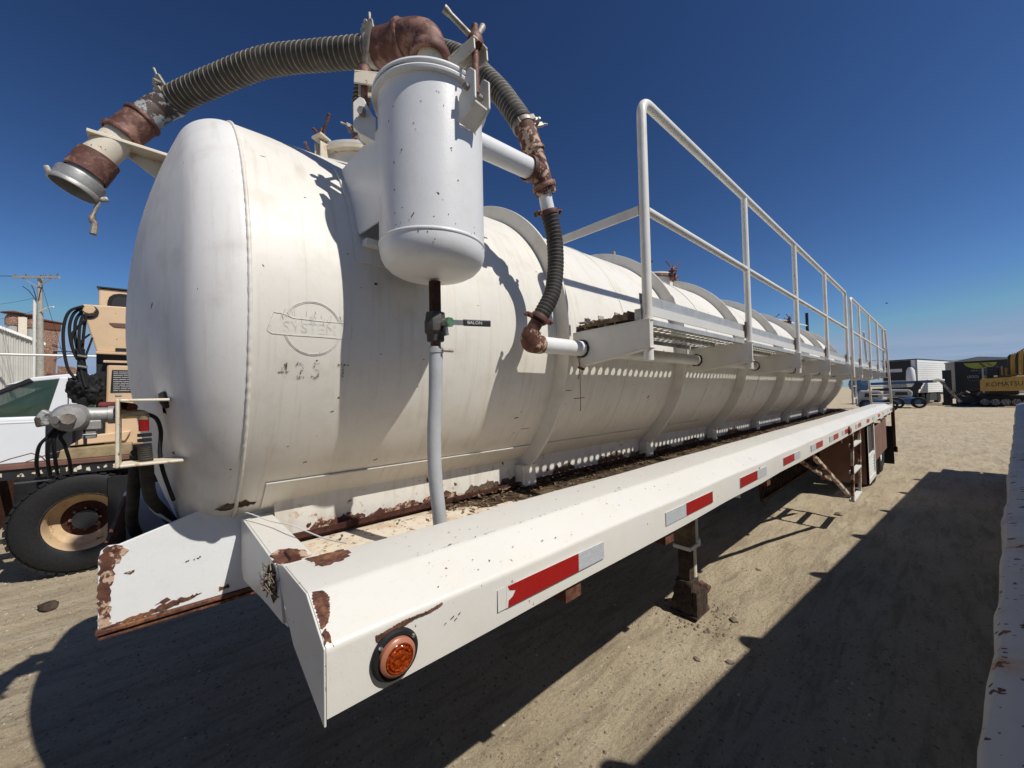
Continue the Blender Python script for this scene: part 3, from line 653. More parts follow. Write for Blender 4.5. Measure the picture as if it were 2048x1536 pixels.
# landing gear
for y in (1.42, 2.88):
    m = MB(); m.box(2.93, 3.05, y - .06, y + .06, .42, 1.12); m.build('landing_leg', 'dirt', T, bevel=.006)
    m = MB(); m.tube([(3.085, y - .03, 1.1), (3.085, y - .03, .43)], .032, 16); m.build('gear_tube', 'steelwhite', T)
    m = MB(); m.box(2.92, 3.10, y - .07, y + .07, .395, .425); m.tube([(3.09, y - .03, .395), (3.09, y - .03, .45)], .045, 16); m.build('leg_collar', 'steelwhite', T, bevel=.003)
    m = MB(); m.box(2.95, 3.03, y - .045, y + .045, .13, .395); m.build('inner_leg', 'mud', T, bevel=.004); m = MB(); m.tube([(3.06, y - .03, .395), (3.06, y - .03, .14)], .024, 12); m.build('screw_tube', 'cream', T)
    bm = bmesh.new(); bmesh.ops.create_cube(bm, size=1); bmesh.ops.subdivide_edges(bm, edges=bm.edges[:], cuts=9, use_grid_fill=True)
    for v in bm.verts:
        q_ = v.co.copy(); tp = 1 - .28 * (q_.z + .5) ** 2
        p_ = Vector((3.0 + q_.x * .20 * tp, y + q_.y * .17 * tp, .02 + q_.z * .26)); v.co = p_ + Vector((mn.noise(p_ * 22), mn.noise(p_ * 22 + Vector((9, 0, 0))), mn.noise(p_ * 19 + Vector((0, 5, 0))) * .6)) * .022 + Vector((mn.noise(p_ * 70), mn.noise(p_ * 70 + Vector((3, 3, 3))), 0)) * .006
    m = MB(); m.add([v.co for v in bm.verts], [tuple(v.index for v in f.verts) for f in bm.faces], 0, True); bm.free()
    m.box(2.90, 3.10, y - .115, y - .085, -.085, .10); m.box(2.885, 3.115, y - .12, y + .1, -.098, -.085); m.build('landing_foot', 'mud', T, ang=60)
    m = MB(); m.tube([(3.135, y - .115, .05), (3.135, y - .04, .07)], .032, 12); m.build('foot_pin', 'rustclamp', T)
m = MB(); m.bar((2.99, 1.39, .8), (2.99, 2.9, .8), .05); m.bar((2.99, 1.36, 1.0), (2.2, 1.7, 1.0), .04); m.bar((2.99, 1.39, .5), (2.99, 2.15, 1.05), .03); m.build('leg_brace', 'rust', T)
m = MB(); m.bar((3.30, 1.1, 1.1), (3.36, 1.1, .80), .035, .006); m.build('hanging_strap', 'rail', T)
m = MB(); rnd = random.Random(4)
for k in range(160):
    a = rnd.uniform(0, 2 * PI); rr = rnd.uniform(.13, .30); x, y = 3.0 + rr * math.cos(a) * 1.2, 1.40 - .02 + rr * math.sin(a); r = rnd.uniform(.006, .022) * (1.3 - rr * 2)
    if r <= .002: continue
    z = gh(x, y); vs = [(x + r * math.cos(t) * rnd.uniform(.7, 1.2), y + r * math.sin(t) * rnd.uniform(.7, 1.2), z - .004) for t in [i * 2 * PI / 6 for i in range(6)]] + [(x, y, z + r * .9)]
    m.add(vs, [(i, (i + 1) % 6, 6) for i in range(6)])
tag(m.build('loose_dirt', 'peb1'), 'heap of broken earth pushed up round the landing foot', kind='stuff')
for o in bpy.data.objects:          # the gear stands a little further back along the frame
    if o.name.split('.')[0] in ('landing_leg', 'gear_tube', 'leg_collar', 'inner_leg', 'screw_tube', 'landing_foot', 'foot_pin', 'leg_brace', 'loose_dirt'): o.location.x += .13
# side ladder and braces
LD = thing_child('side_ladder', T)
for x0, x1 in ((6.36, 6.20), (7.0, 6.80)):
    MB().bar((x0, .765, 1.09), (x1, .765, .27 if x0 < 6.5 else .24), .05, .03, (0, 1, 0)).build('stringer', 'ladder_rust_shade', LD, bevel=.003)  # shaded stringer side painted in with the dark rust
for z in (.92, .60, .27):
    t = (1.09 - z) / .82; MB().box(6.36 - .16 * t, 7.0 - .2 * t, .745, .80, z - .014, z + .014).build('rung', 'steelwhite', LD, bevel=.003)
for y, a, b in ((.80, (4.25, 1.08), (6.2, .34)), (1.15, (4.6, 1.08), (6.7, .40))):
    MB().bar((a[0], y, a[1]), (b[0], .80 if y < 1 else 1.05, b[1]), .035, .035).build('diagonal_brace', 'ladder_rust_shade', T, bevel=.003)  # dark of the brace undersides is in this colour too
m = MB()
for k in range(26):     # expanded metal side guard behind the ladder
    x = 5.2 + k * .14; m.bar((x, 1.45, 1.05), (x + .35, 1.45, .35), .012, .004); m.bar((x + .35, 1.45, 1.05), (x, 1.45, .35), .012, .004)
m.box(5.2, 9.0, 1.43, 1.47, .33, .37); m.box(5.2, 9.0, 1.46, 1.475, .37, 1.05); m.build('mesh_guard', 'mud', T)
# gear in front of the rear wheels
m = MB()
for (x0, x1, z0, z1) in ((8.15, 8.23, .12, 1.09), (9.02, 9.10, .12, 1.09), (8.23, 9.02, .12, .20), (8.23, 9.02, .50, .56)): m.box(x0, x1, .80, .83, z0, z1)
m.build('guard_frame', 'steelwhite', T, bevel=.003)
m = MB(); m.box(8.23, 9.02, .825, .835, .56, 1.08); m.build('dark_panel', 'blackp', T)
for k in range(6): MB().box(8.24, 9.01, .81, .825, .215 + k * .047, .24 + k * .047).build('louvre', 'steelwhite', T)
m = MB(); m.box(9.15, 10.35, .80, .82, .36, .95); m.build('fender_panel', 'brown', T, bevel=.01)
m = MB(); m.box(10.5, 11.3, .81, .83, .35, 1.0); m.build('rear_fender_panel', 'brown', T, bevel=.01)
m = MB(); m.box(8.15, 8.19, .80, 1.4, .12, 1.09); m.build('guard_end', 'brown', T)
m = MB(); m.box(11.5, 11.512, .72, 1.42, G + .10, .80); m.build('mud_flap', 'black', T)
m = MB(); m.box(12.1, 12.16, .72, .78, .2, 1.16); m.build('rear_upright', 'rust', T)
m = MB(); m.box(11.55, 12.2, .74, 3.56, 1.09, 1.13); m.box(12.1, 12.2, .70, 3.6, .18, .30); m.build('rear_bumper', 'rust', T)
m = MB(); m.box(11.70, 12.1, .75, .79, 1.15, 1.25); m.build('rear_corner', 'deck', T)

# ---------------- walkway
postx = [1.58, 2.92, 4.24, 5.59, 7.0]; postx2 = [7.45, 8.3, 9.57, 10.9, 12.1]
bx = [1.55, 2.89, 4.21, 5.56, 6.95, 8.24, 9.52, 10.85, 12.05]
def bracket_mesh():
    m = MB(); pl = [(.828, 1.958), (1.245, 1.948), (1.245, 1.775), (1.19, 1.79), (.828, 1.842)]
    m.prism([(0, y, z) for y, z in pl], (.007, 0, 0))
    m.prism([(.0, .828, 1.9585), (.045, .828, 1.9585), (.045, 1.245, 1.9485), (0, 1.245, 1.9485)], (0, 0, .005))
    m.prism([(.0, .828, 1.8415), (.045, .828, 1.8415), (.045, 1.19, 1.7895), (0, 1.19, 1.7895)], (0, 0, -.005))
    return m
b0 = None
for x in bx:
    if b0 is None: b0 = bracket_mesh().build('walkway_bracket', 'rail', T, bevel=.0012); o = b0; base = b0.matrix_basis.copy()
    else: o = dup(b0, parent=T); o.matrix_basis = Matrix.Identity(4)
    o.matrix_basis = Matrix.Translation((x, 0, 0))
def plank(y0, rows, w_, L):
    m = MB(); p = .066; n_ = max(1, int(L / p)); p = L / n_; z = 1.972; edges = [y0]
    for r in rows: edges += [r - .017, r + .017]
    edges.append(y0 + w_)
    for i in range(0, len(edges), 2): m.add([(0, edges[i], z), (L, edges[i], z), (L, edges[i + 1], z), (0, edges[i + 1], z)], [(0, 1, 2, 3)])
    for ri, r in enumerate(rows):
        off = 0 if ri % 2 == 0 else p / 2
        for k in range(n_):
            a, b = k * p, (k + 1) * p; cx_ = (a + b) / 2; hx, hy = .021, .0145; vs = []
            for sx, sy in ((-1, -1), (0, -1), (1, -1), (1, 0), (1, 1), (0, 1), (-1, 1), (-1, 0)): vs.append((cx_ + sx * p / 2, r + sy * .017, z))
            for q in range(8):
                an = -3 * PI / 4 + q * PI / 4; c_, s_ = math.cos(an), math.sin(an)
                vs.append((cx_ + hx * c_ * (1.0 if abs(s_) < .9 else 1), r + hy * s_, z + (.003 if q % 2 else 0)))
            m.add(vs, [(q, (q + 1) % 8, 8 + (q + 1) % 8, 8 + q) for q in range(8)])
    for yy_ in (y0, y0 + w_): m.box(0, L, yy_ - .0015, yy_ + .0015, z - .022, z)
    m.add([(0, y0, z - .002), (.0, y0 + .02, z - .002), (L, y0 + .02, z - .002), (L, y0, z - .002)], [(0, 1, 2, 3)])
    return m
spans = [(bx[i] + .012, bx[i + 1] - .004) for i in range(len(bx) - 1)]
for i, (a, b) in enumerate(spans):
    for y0, rows, w_ in ((.880, (.925, .975, 1.025), .175), (1.062, (1.165, 1.205), .170)):
        o = plank(y0, rows, w_, b - a).build('walkway_plank', 'grate', T); o.matrix_basis = Matrix.Translation((a, 0, 0))
    MB().box(a + .0, b + .008, .871, .876, 1.992, 2.036).build('toe_board', 'deck', T, bevel=.001)
    MB().box(a + .0, b + .008, .877, .881, 2.037, 2.084).build('toe_upper_band', 'galv', T, bevel=.001)  # grey upper band over the white toe board
    MB().box(a + .0, b + .008, .872, .876, 1.952, 1.977).build('plank_edge', 'galv', T, bevel=.001)
rnd = random.Random(55)
for x0, ya, yb2, hh in ((1.548, .93, 1.075, .050), (1.552, 1.075, 1.225, .034)):
    pr = [(y_, 1.972) for y_ in (ya, yb2)] + [(yb2 - (yb2 - ya) * k / 16, 1.972 + hh * (.35 + .65 * k / 16) * (.7 + .3 * mn.noise((k * .9, ya * 9, 0))) + rnd.uniform(-.005, .005)) for k in range(17)]
    m = MB(); m.prism([(x0, a_, b_) for a_, b_ in pr], (.07, .0, .0)); m.build('leaf_mat', 'leaf', T)
m = MB()
for y0, y1, h in ((.87, .90, .05), (1.0, 1.004, .055), (1.09, 1.094, .055), (1.17, 1.174, .055)): m.box(1.555, 1.60, y0, y1, 1.963, 1.963 + h)
m.build('plank_end', 'grate', T)
m = MB(); rnd = random.Random(6)
for k in range(260):
    x = 1.56 + rnd.random() * .10; y = rnd.uniform(.91, 1.21); a = rnd.uniform(0, PI); l = rnd.uniform(.008, .03); z = 1.975 + rnd.uniform(0, .035) * (y - .75) * 2
    m.add([(x, y - l, z), (x + .008, y, z + rnd.uniform(0, .012)), (x, y + l, z + rnd.uniform(-.005, .01)), (x - .008, y, z - .006)], [(0, 1, 2, 3)])
tag(m.build('leaf_debris', 'leaf'), 'matted dead leaves piled on the near end of the walkway', kind='stuff')
m = MB(); m.tube([(1.25, 1.19, 1.868), (11.9, 1.19, 1.868)], .036, 20, True); m.build('suction_pipe', 'rail', T)
M['whitepipe'] = M['vessel']
for i, x in enumerate(bx):
    rnd = random.Random(i); n_ = 26; m = MB()
    m.tube([(x - .004, 1.19 + .040 * math.cos(2 * PI * k / n_), 1.868 + .040 * math.sin(2 * PI * k / n_)) for k in range(n_ + 1)], lambda L, r=rnd: r.uniform(.003, .0075), 6, False)
    m.build('weld_collar', 'blackp', T)
# railings
def railing(px, z1=2.948, zb=1.785):
    R1 = thing_child('handrail', T); y = .852
    MB().tube(bent([(px[0], y, zb), (px[0], y, z1), (px[-1], y, z1), (px[-1], y, 1.96)], .075, 8), .0212, 18).build('top_rail', 'rail', R1, ang=60)
    for a, b in zip(px, px[1:]): MB().tube([(a + .021, y, 2.452), (b - .021, y, 2.452)], .0175, 14).build('mid_rail', 'rail', R1, ang=60)
    for x in px[1:-1]: MB().tube([(x, y, zb), (x, y, z1 - .015)], .019, 16).build('post', 'rail', R1, ang=60)
    for x in px[1:]: MB().box(x - .03, x + .03, .863, .869, 2.0, 2.10).build('post_plate', 'rustclamp', R1, bevel=.002)
    return R1
railing(postx); railing(postx2)
MB().bar((1.575, .875, 2.454), (1.575, 1.49, 2.462), .012, .042).build('end_bar', 'rail', T, bevel=.002)
m = MB(); m.tube([(1.62, .852, 2.45), (1.62, .852, 2.452)], .01, 8)
m = MB(); m.tube([(7.2, .84, 1.92), (7.2, .84, 2.0)], .015, 8)
# rear ladders
RL = thing_child('tank_ladder', T)
for x in (10.45, 10.95): MB().bar((x, 1.22, 1.28), (x, 1.22, 2.0), .035, .03, (0, 1, 0)).build('stringer', 'rail', RL, bevel=.002)
for z in (1.40, 1.65, 1.88): MB().box(10.45, 10.95, 1.205, 1.235, z, z + .022).build('rung', 'rail', RL)
RL = thing_child('rear_ladder', T)
for y in (.80, 1.15): MB().tube([(11.9, y, 2.9), (12.25, y, 2.2), (12.75, y, 1.15)], .02, 10).build('stringer', 'rail', RL)
for k in range(6): 
    t = k / 5; MB().tube([(12.2 + .5 * t, .80, 2.25 - 1.0 * t), (12.2 + .5 * t, 1.15, 2.25 - 1.0 * t)], .012, 8).build('rung', 'rail', RL)
# ---------------- manways on the tank top
def wing_bolt(o, p, tilt, s_=1.0, up=(0, 0, 1), mats=('iron', 'cream')):
    p = Vector(p); up = Vector(up).normalized(); side = Vector(tilt).normalized()
    MB().tube([p, p + up * .13 * s_], .008 * s_, 10).build('bolt', mats[0], o)
    MB().lathe([(.0001, .115 * s_), (.016 * s_, .112 * s_), (.019 * s_, .095 * s_), (.019 * s_, .075 * s_), (.014 * s_, .07 * s_)], p, up, 14).build('wing_nut', mats[0], o)
    for sg in (-1, 1): MB().tube([p + up * .09 * s_, p + up * .165 * s_ + side * sg * .085 * s_], lambda L: .0065 * s_ + .002 * s_ * (L > .09 * s_), 9, sub=6).build('nut_arm', mats[0], o)
def manway(x, y, r, h, zt_, pipe=False, col='cream', lid='deck'):
    o = MB().lathe([(r, 2.60), (r, zt_), (r - .02, zt_)], (x, y, 0), (0, 0, 1), 48).build('manway', 'deck', T, ang=40)
    MB().lathe([(r - .01, zt_ + .002), (r + .035, zt_ + .002), (r + .035, zt_ + .022), (r - .005, zt_ + .022), (r - .01, zt_ + .022)], (x, y, 0), (0, 0, 1), 48).build('flange', col, o, ang=40)
    MB().lathe([(r + .03, zt_ + .026), (r + .03, zt_ + .042), (r * .8, zt_ + .060), (r * .4, zt_ + .075), (.0001, zt_ + .08)], (x, y, 0), (0, 0, 1), 48).build('lid', lid, o, ang=40)
    for k in range(6):
        a = k * PI / 3 + 3.5; px_, py_ = x + (r + .045) * math.cos(a), y + (r + .045) * math.sin(a); t = Vector((-math.sin(a), math.cos(a), 0))
        b_ = thing_child('swing_bolt', o) if False else o
        m = MB(); rad = Vector((math.cos(a), math.sin(a), 0)); c_ = Vector((px_, py_, 0))
        for sg in (-1, 1): m.bar(c_ + t * .02 * sg + Vector((0, 0, zt_ - .05)), c_ + t * .02 * sg + Vector((0, 0, zt_ + .03)), .008, .045, tuple(rad))
        m.bar(c_ - rad * .03 + Vector((0, 0, zt_ + .05)), c_ + rad * .03 + Vector((0, 0, zt_ + .06)), .07, .012)
        m.build('lug', col, o, bevel=.002)
        wing_bolt(o, (px_, py_, zt_ - .02), t + rad * .2)
    return o
manway(.86, 2.15, .235, 0, 2.90)
manway(4.05, 2.15, .25, 0, 2.86, col='iron'); manway(8.75, 2.15, .25, 0, 2.88, col='iron')
MB().bar((9.0, 2.1, 3.0), (10.9, 2.0, 3.06), .02).build('hatch_bar', 'rail', T); MB().bar((10.9, 2.0, 2.75), (10.9, 2.0, 3.35), .05).build('level_gauge', 'blackp', T)
MB().bar((3.35, 2.15, 2.78), (3.35, 2.15, 3.05), .03).build('vent_stub', 'clamp', T)
MB().bar((9.2, 2.15, 2.9), (9.75, 2.15, 2.98), .02).build('hatch_bar', 'blackp', T)
m = MB(); m.prism([(.50, 1.75, 2.68), (.9, 1.62, 2.66), (.9, 1.85, 2.77), (.55, 1.95, 2.79)], (0, 0, .008)); m.build('spill_pad', 'deck', T)

# ---------------- separator vessel
SX, SY, SR = .672, 1.12, .170
V = MB().lathe([(.0001, 2.036), (.05, 2.038), (.09, 2.043), (.120, 2.051), (.142, 2.063), (.158, 2.080), (.166, 2.097), (SR, 2.115), (SR, 2.133), (SR + .002, 2.135), (SR + .003, 2.139), (SR + .002, 2.143), (SR, 2.145), (SR, 2.603)], (SX, SY, 0), (0, 0, 1), 96).build('separator_vessel', 'vessel', T, ang=40)
MB().lathe([(SR - .01, 2.603), (SR + .016, 2.603), (SR + .018, 2.609), (SR + .016, 2.614), (SR - .01, 2.614)], (SX, SY, 0), (0, 0, 1), 96).build('vessel_flange', 'vessel', V, ang=40)
MB().lathe([(SR - .004, 2.614), (SR - .002, 2.62)], (SX, SY, 0), (0, 0, 1), 64).build('gasket', 'black', V)
MB().lathe([(SR + .006, 2.621), (SR + .016, 2.621), (SR + .018, 2.626), (SR + .015, 2.634), (.10, 2.643), (.0001, 2.648)], (SX, SY, 0), (0, 0, 1), 96).build('vessel_lid', 'vessel', V, ang=40)
def on_vessel(a, z, e): t = math.radians(a); return (SX + (SR + e) * math.cos(t), SY + (SR + e) * math.sin(t), z)
rnd = random.Random(44)
for k in range(34):
    a = rnd.uniform(190, 305); z = rnd.uniform(2.15, 2.58) if k % 3 else rnd.uniform(2.10, 2.16); l = rnd.uniform(.5, 1.5); h = rnd.uniform(.002, .007)
    pts = blob([(a, z), (a + l, z + h * .3), (a + l * .9, z + h), (a + l * .1, z + h * .8)], .0006, k, 3); m = MB(); m.prism([on_vessel(p[0], p[1], .0006) for p in pts], Vector(on_vessel(a, z, .0012)) - Vector(on_vessel(a, z, .0006))); m.build('paint_chip', 'flake', V)
def lug_set(ang, sc_=1.0):
    a = math.radians(ang); rad = Vector((math.cos(a), math.sin(a), 0)); t = Vector((-math.sin(a), math.cos(a), 0)); c_ = Vector((SX, SY, 0)) + rad * (SR + .002)
    Z = lambda z: Vector((0, 0, z))
    m = MB()
    for sg in (-1, 1):
        pl = [c_ + t * .033 * sg + Z(2.468), c_ + t * .033 * sg + rad * .052 + Z(2.493), c_ + t * .033 * sg + rad * .070 + Z(2.513), c_ + t * .033 * sg + rad * .070 + Z(2.593), c_ + t * .033 * sg + rad * .05 + Z(2.613), c_ + t * .033 * sg + rad * .036 + Z(2.608), c_ + t * .033 * sg + rad * .012 + Z(2.558), c_ + t * .033 * sg + Z(2.548)]
        m.prism(pl, t * -.007 * sg)
    m.prism([c_ + t * .033 + Z(2.468), c_ + t * .033 + rad * .062 + Z(2.508), c_ - t * .033 + rad * .062 + Z(2.508), c_ - t * .033 + Z(2.468)], Z(.007))
    m.build('lug_bracket', 'rail', V, bevel=.0025)
    MB().tube([c_ + rad * .040 + t * .046 + Z(2.555), c_ + rad * .040 - t * .046 + Z(2.555)], .009, 14).build('pivot_pin', 'clamp', V)
    MB().tube([c_ + rad * .040 + t * .053 + Z(2.555), c_ + rad * .040 + t * .044 + Z(2.555)], .014, 6).build('pin_head', 'clamp', V)
    # lid channel
    m = MB()
    for sg in (-1, 1):
        m.prism([c_ + t * .030 * sg - rad * .05 + Z(2.651), c_ + t * .030 * sg + rad * .068 + Z(2.66), c_ + t * .030 * sg + rad * .066 + Z(2.693), c_ + t * .030 * sg + rad * .035 + Z(2.701), c_ + t * .030 * sg - rad * .06 + Z(2.688)], t * -.006 * sg)
        q = [c_ + t * .030 * sg - rad * .05 + Z(2.696), c_ + t * .030 * sg + rad * .066 + Z(2.696), c_ + t * .010 * sg + rad * .066 + Z(2.698), c_ + t * .010 * sg - rad * .05 + Z(2.698)]
        m.prism(q, Z(.006))
    m.build('lid_channel', 'cream', V, bevel=.002)
    b = c_ + rad * .042 + Z(2.555)
    MB().tube([b, b + Z(.21)], .011, 12).build('bolt', 'iron', V)
    MB().lathe([(.011, .14), (.024, .145), (.026, .16), (.022, .175), (.013, .19), (.009, .205), (.0001, .207)], b, (0, 0, 1), 16).build('wing_nut', 'iron', V)
    for sg, ln in ((1, .13), (-1, .11)):
        d = (t * sg * (.55 if sg > 0 else .9) - rad * .25 + Z(.9 if sg > 0 else .4)).normalized()
        MB().tube([b + Z(.165), b + Z(.165) + d * ln], lambda L: .0085 + .0025 * (L > ln * .86), 12, sub=8).build('nut_arm', 'clamp', V)
for a in (-82, 146, 30): lug_set(a)
# wing plates to the tank
for x0, d in ((.507, 1), (.83, -1)):
    m = MB(); m.prism([(x0, 1.135, 2.495), (x0, 1.50, 2.515), (x0, 1.335, 2.215), (x0, 1.13, 2.205)], (.008 * d, 0, 0)); m.build('wing_plate', 'vessel', T, bevel=.0015)
MB().box(.515, .825, 1.285, 1.325, 2.17, 2.19).build('wing_rib', 'vessel', T)
m = MB(); zz = [2.11 + .42 * k / 10 for k in range(11)]
m.add([(x, shellY(z, .010), z) for x in (.49, .85) for z in zz], [(k, k + 1, 12 + k, 11 + k) for k in range(10)], 0, True)
for x in (.49, .85): m.add([(x, shellY(z, e), z) for e in (.010, -.01) for z in zz], [(k, k + 1, 12 + k, 11 + k) for k in range(10)])
m.add([(.49, shellY(2.11, .01), 2.11), (.85, shellY(2.11, .01), 2.11), (.85, shellY(2.11, -.01), 2.11), (.49, shellY(2.11, -.01), 2.11)], [(0, 1, 2, 3)])
m.build('backing_plate', 'white', T)
# drain line
DR = thing_child('drain_line', T)
MB().tube([(SX + .004, SY, 2.03), (SX + .004, SY, 1.92)], .0195, 20).build('nipple', 'rust_and_shade', DR)
Vv = MB().lathe([(.020, 1.927), (.032, 1.926), (.034, 1.905), (.037, 1.898), (.037, 1.862), (.030, 1.853), (.029, 1.830), (.020, 1.829)], (SX + .004, SY, 0), (0, 0, 1), 8).build('ball_valve', 'valveiron', DR, bevel=.002)
MB().tube([(SX + .004 + .01, SY - .026, 1.888), (SX + .02, SY - .052, 1.888)], .014, 14).build('valve_stem', 'clamp', Vv)
MB().tube([(SX + .02, SY - .050, 1.888), (SX + .022, SY - .064, 1.888)], .0165, 6).build('stem_nut', 'green', Vv)
HB = MB(); HB.bar((SX + .02, SY - .056, 1.888), (SX + .155, SY - .100, 1.890), .003, .017, (0, 0, 1)); HB.build('handle_bar', 'chrome', Vv)
p0, p1 = Vector((SX + .066, SY - .071, 1.8895)), Vector((SX + .158, SY - .101, 1.891))
HG = MB().bar(p0, p1, .008, .022).build('handle_grip', 'blackp', Vv, bevel=.003)
hd = (p1 - p0).normalized(); hn = Vector((hd.y, -hd.x, 0))
place_text(text_mesh('BALON', .0150), lambda a, b: p0 + hd * (a * 1.05 + .013) + hn * .0046 + Vector((0, 0, b - .005)), 'lettering', 'steelwhite', DR)
MB().bar((SX + .012, SY - .045, 1.872), (SX + .016, SY - .045, 1.845), .022, .008).build('stop_tab', 'chrome', Vv)
MB().tube([(SX + .004, SY, 1.832), (SX + .004, SY, 1.80)], .017, 16).build('hose_barb', 'iron', DR)
hp = [(SX + .004, SY, 1.812), (SX, SY, 1.65), (SX - .006, SY + .003, 1.52), (SX - .002, SY + .006, 1.38), (SX + .012, SY + .008, 1.25), (SX + .020, SY + .010, 1.137)]
MB().tube(hp, .0228, 22, sub=10).build('drain_hose', 'greyhose', DR, ang=60)
MB().tube([(SX + .004, SY, 1.806), (SX + .004, SY, 1.792)], .0255, 20).build('hose_clamp', 'galv', DR)
MB().tube([(SX + .012, SY - .03, 1.799), (SX + .05, SY - .032, 1.799)], .006, 10).build('clamp_screw', 'clamp', DR)

# ---------------- hoses over the top
def ribbed(pts, r, pitch, amp, name, mats, parent, sub=24, duty=.24, n=24):
    P = crom([Vector(p) for p in pts], sub); L = 0; out = [P[0]]
    st = pitch / 8; acc = 0                                        # resample evenly
    tot = [0]
    for i in range(1, len(P)): tot.append(tot[-1] + (P[i] - P[i - 1]).length)
    k = 0; res = []; d = 0
    while d <= tot[-1]:
        while k < len(tot) - 2 and tot[k + 1] < d: k += 1
        f = (d - tot[k]) / max(1e-9, tot[k + 1] - tot[k]); res.append(P[k].lerp(P[k + 1], min(1, f))); d += st
    rf = lambda L_: r * (1 + .018 * mn.noise((L_ * 9, r * 40, 0))) + (amp if (L_ / pitch) % 1 < duty else amp * .45 * math.sin((L_ / pitch) % 1 * PI))
    mf = lambda L_: 1 if (L_ / pitch) % 1 < duty else 0
    return MB().tube(res, rf, n, True, 0, mf=mf).build(name, mats, parent, ang=50)
def collar(p, d, r, h, mat, parent, name='hose_clamp', n=28):
    p, d = Vector(p), Vector(d).normalized()
    return MB().lathe([(r * .9, -h / 2), (r, -h / 2), (r * 1.03, -h * .3), (r * 1.03, h * .3), (r, h / 2), (r * .9, h / 2)], p, d, n).build(name, mat, parent, ang=40)
H = T
hA = [(.030, 2.035, 2.850), (.058, 1.995, 2.868), (.145, 1.876, 2.896), (.251, 1.731, 2.923), (.327, 1.627, 2.925), (.428, 1.489, 2.906), (.520, 1.362, 2.886), (.556, 1.313, 2.880)]
ribbed(hA, .0465, .0215, .0028, 'suction_hose', ['hose', 'rib'], H)
def cam_ears(p, d, up, s_, parent, mat='clamp'):
    p, d, up = Vector(p), Vector(d).normalized(), Vector(up).normalized(); q = d.cross(up)
    o = collar(p, d, .052 * s_, .022, mat, parent, 'hose_clamp')
    m = MB(); m.bar(p + up * .045 * s_ - d * .012, p + up * .085 * s_ - d * .02, .016 * s_, .03 * s_, tuple(q)); m.bar(p + up * .050 * s_ + d * .006, p + up * .105 * s_ + d * .002, .022 * s_, .012 * s_, tuple(q))
    m.tube([p + up * .075 * s_ - q * .03 * s_, p + up * .075 * s_ + q * .035 * s_], .0075 * s_, 10); m.tube([p + up * .098 * s_, p + up * .135 * s_ - q * .006], .0055 * s_, 8)
    m.build('clamp_bolt', mat, o, bevel=.002)
    m = MB(); m.bar(p - up * .04 * s_ + q * .03, p + up * .045 * s_ + q * .042 * s_, .014 * s_, .03 * s_, tuple(d)); m.build('clamp_ear', mat, o, bevel=.003)
cam_ears(hA[-1], Vector(hA[-1]) - Vector(hA[-2]), (-.1, 0, 1), 1.0, H)
cam_ears((.030, 2.035, 2.850), (.03, -.04, .02), (-.5, 0, 1), .95, H)
# elbow on the vessel lid: one continuous cast bend
eb = [(.560, 1.305, 2.880), (.60, 1.250, 2.882), (.635, 1.185, 2.878), (.662, 1.135, 2.855), (.671, 1.122, 2.82), (.672, 1.12, 2.79)]
MB().tube(eb, .058, 28, sub=8).build('pipe_elbow', 'iron', H, ang=60)
d0 = Vector(eb[2]) - Vector(eb[1]); collar(Vector(eb[2]) * .6 + Vector(eb[1]) * .4, d0, .0645, .018, 'iron', H, 'elbow_bead')
collar((.672, 1.12, 2.797), (0, 0, 1), .0655, .026, 'iron', H, 'elbow_bead')
MB().tube([(.672, 1.12, 2.62), (.672, 1.12, 2.79)], .043, 24).build('riser_pipe', 'cream', H)
# inlet pipe string at the nose
I = [(-.243, 2.05, 2.399), (-.217, 2.05, 2.45), (-.199, 2.05, 2.487), (-.168, 2.05, 2.561), (-.149, 2.05, 2.591), (-.103, 2.05, 2.672), (-.055, 2.05, 2.748), (-.012, 2.05, 2.812), (.030, 2.035, 2.850)]
Iv = [Vector(p) for p in I]
MB().tube([Iv[2], Iv[3], Iv[5]], .049, 26).build('inlet_pipe', 'cream', H, ang=60)
MB().tube([Iv[5] * .8 + Iv[4] * .2, Iv[5], Iv[6] * .5 + Iv[5] * .5, Iv[6]], .055, 26, sub=5).build('inlet_elbow', 'iron', H, ang=60)
MB().tube([Iv[6], Iv[6] * .4 + Iv[7] * .6, Iv[7], Iv[8]], .050, 26, sub=5).build('inlet_coupling', 'greyiron', H, ang=60)
dd = (Iv[6] - Iv[5]); collar(Iv[5] * .85 + Iv[4] * .15, Iv[5] - Iv[4], .062, .018, 'iron', H, 'elbow_bead'); collar(Iv[6], Iv[7] - Iv[5], .059, .014, 'iron', H, 'elbow_bead')
dn = (Iv[3] - Iv[0]).normalized()
MB().lathe([(.049, .075), (.060, .07), (.0605, -.010), (.056, -.014)], Iv[2], dn, 32).build('coupling_nut', 'iron', H, ang=40)
MB().lathe([(.052, -.012), (.052, -.024), (.066, -.028), (.068, -.035), (.0655, -.066), (.070, -.072), (.070, -.082), (.063, -.083), (.058, -.05), (.05, -.02), (.0001, -.018)], Iv[2], dn, 40).build('cam_coupling', 'alu', H, ang=40)
side = Vector((0, 1, 0)).cross(dn)
for sg, ln in ((1, .10), (-1, .05)):
    q = Iv[2] - dn * .055 + side * .068 * sg
    MB().bar(q + side * .0 , q + side * .012 * sg - dn * .012, .022, .026).build('cam_lug', 'clamp', H, bevel=.006)
q = Iv[2] - dn * .068 - side * (-.068)
ql = Iv[2] - dn * .062 + side * .066 * (1 if side.z < 0 else -1)
MB().tube([ql, Vector((-.186, 2.045, 2.325)), Vector((-.180, 2.045, 2.30)), Vector((-.183, 2.04, 2.262))], lambda L: .006 + .004 * (L > .07), 10, sub=5).build('cam_arm', 'clamp', H)
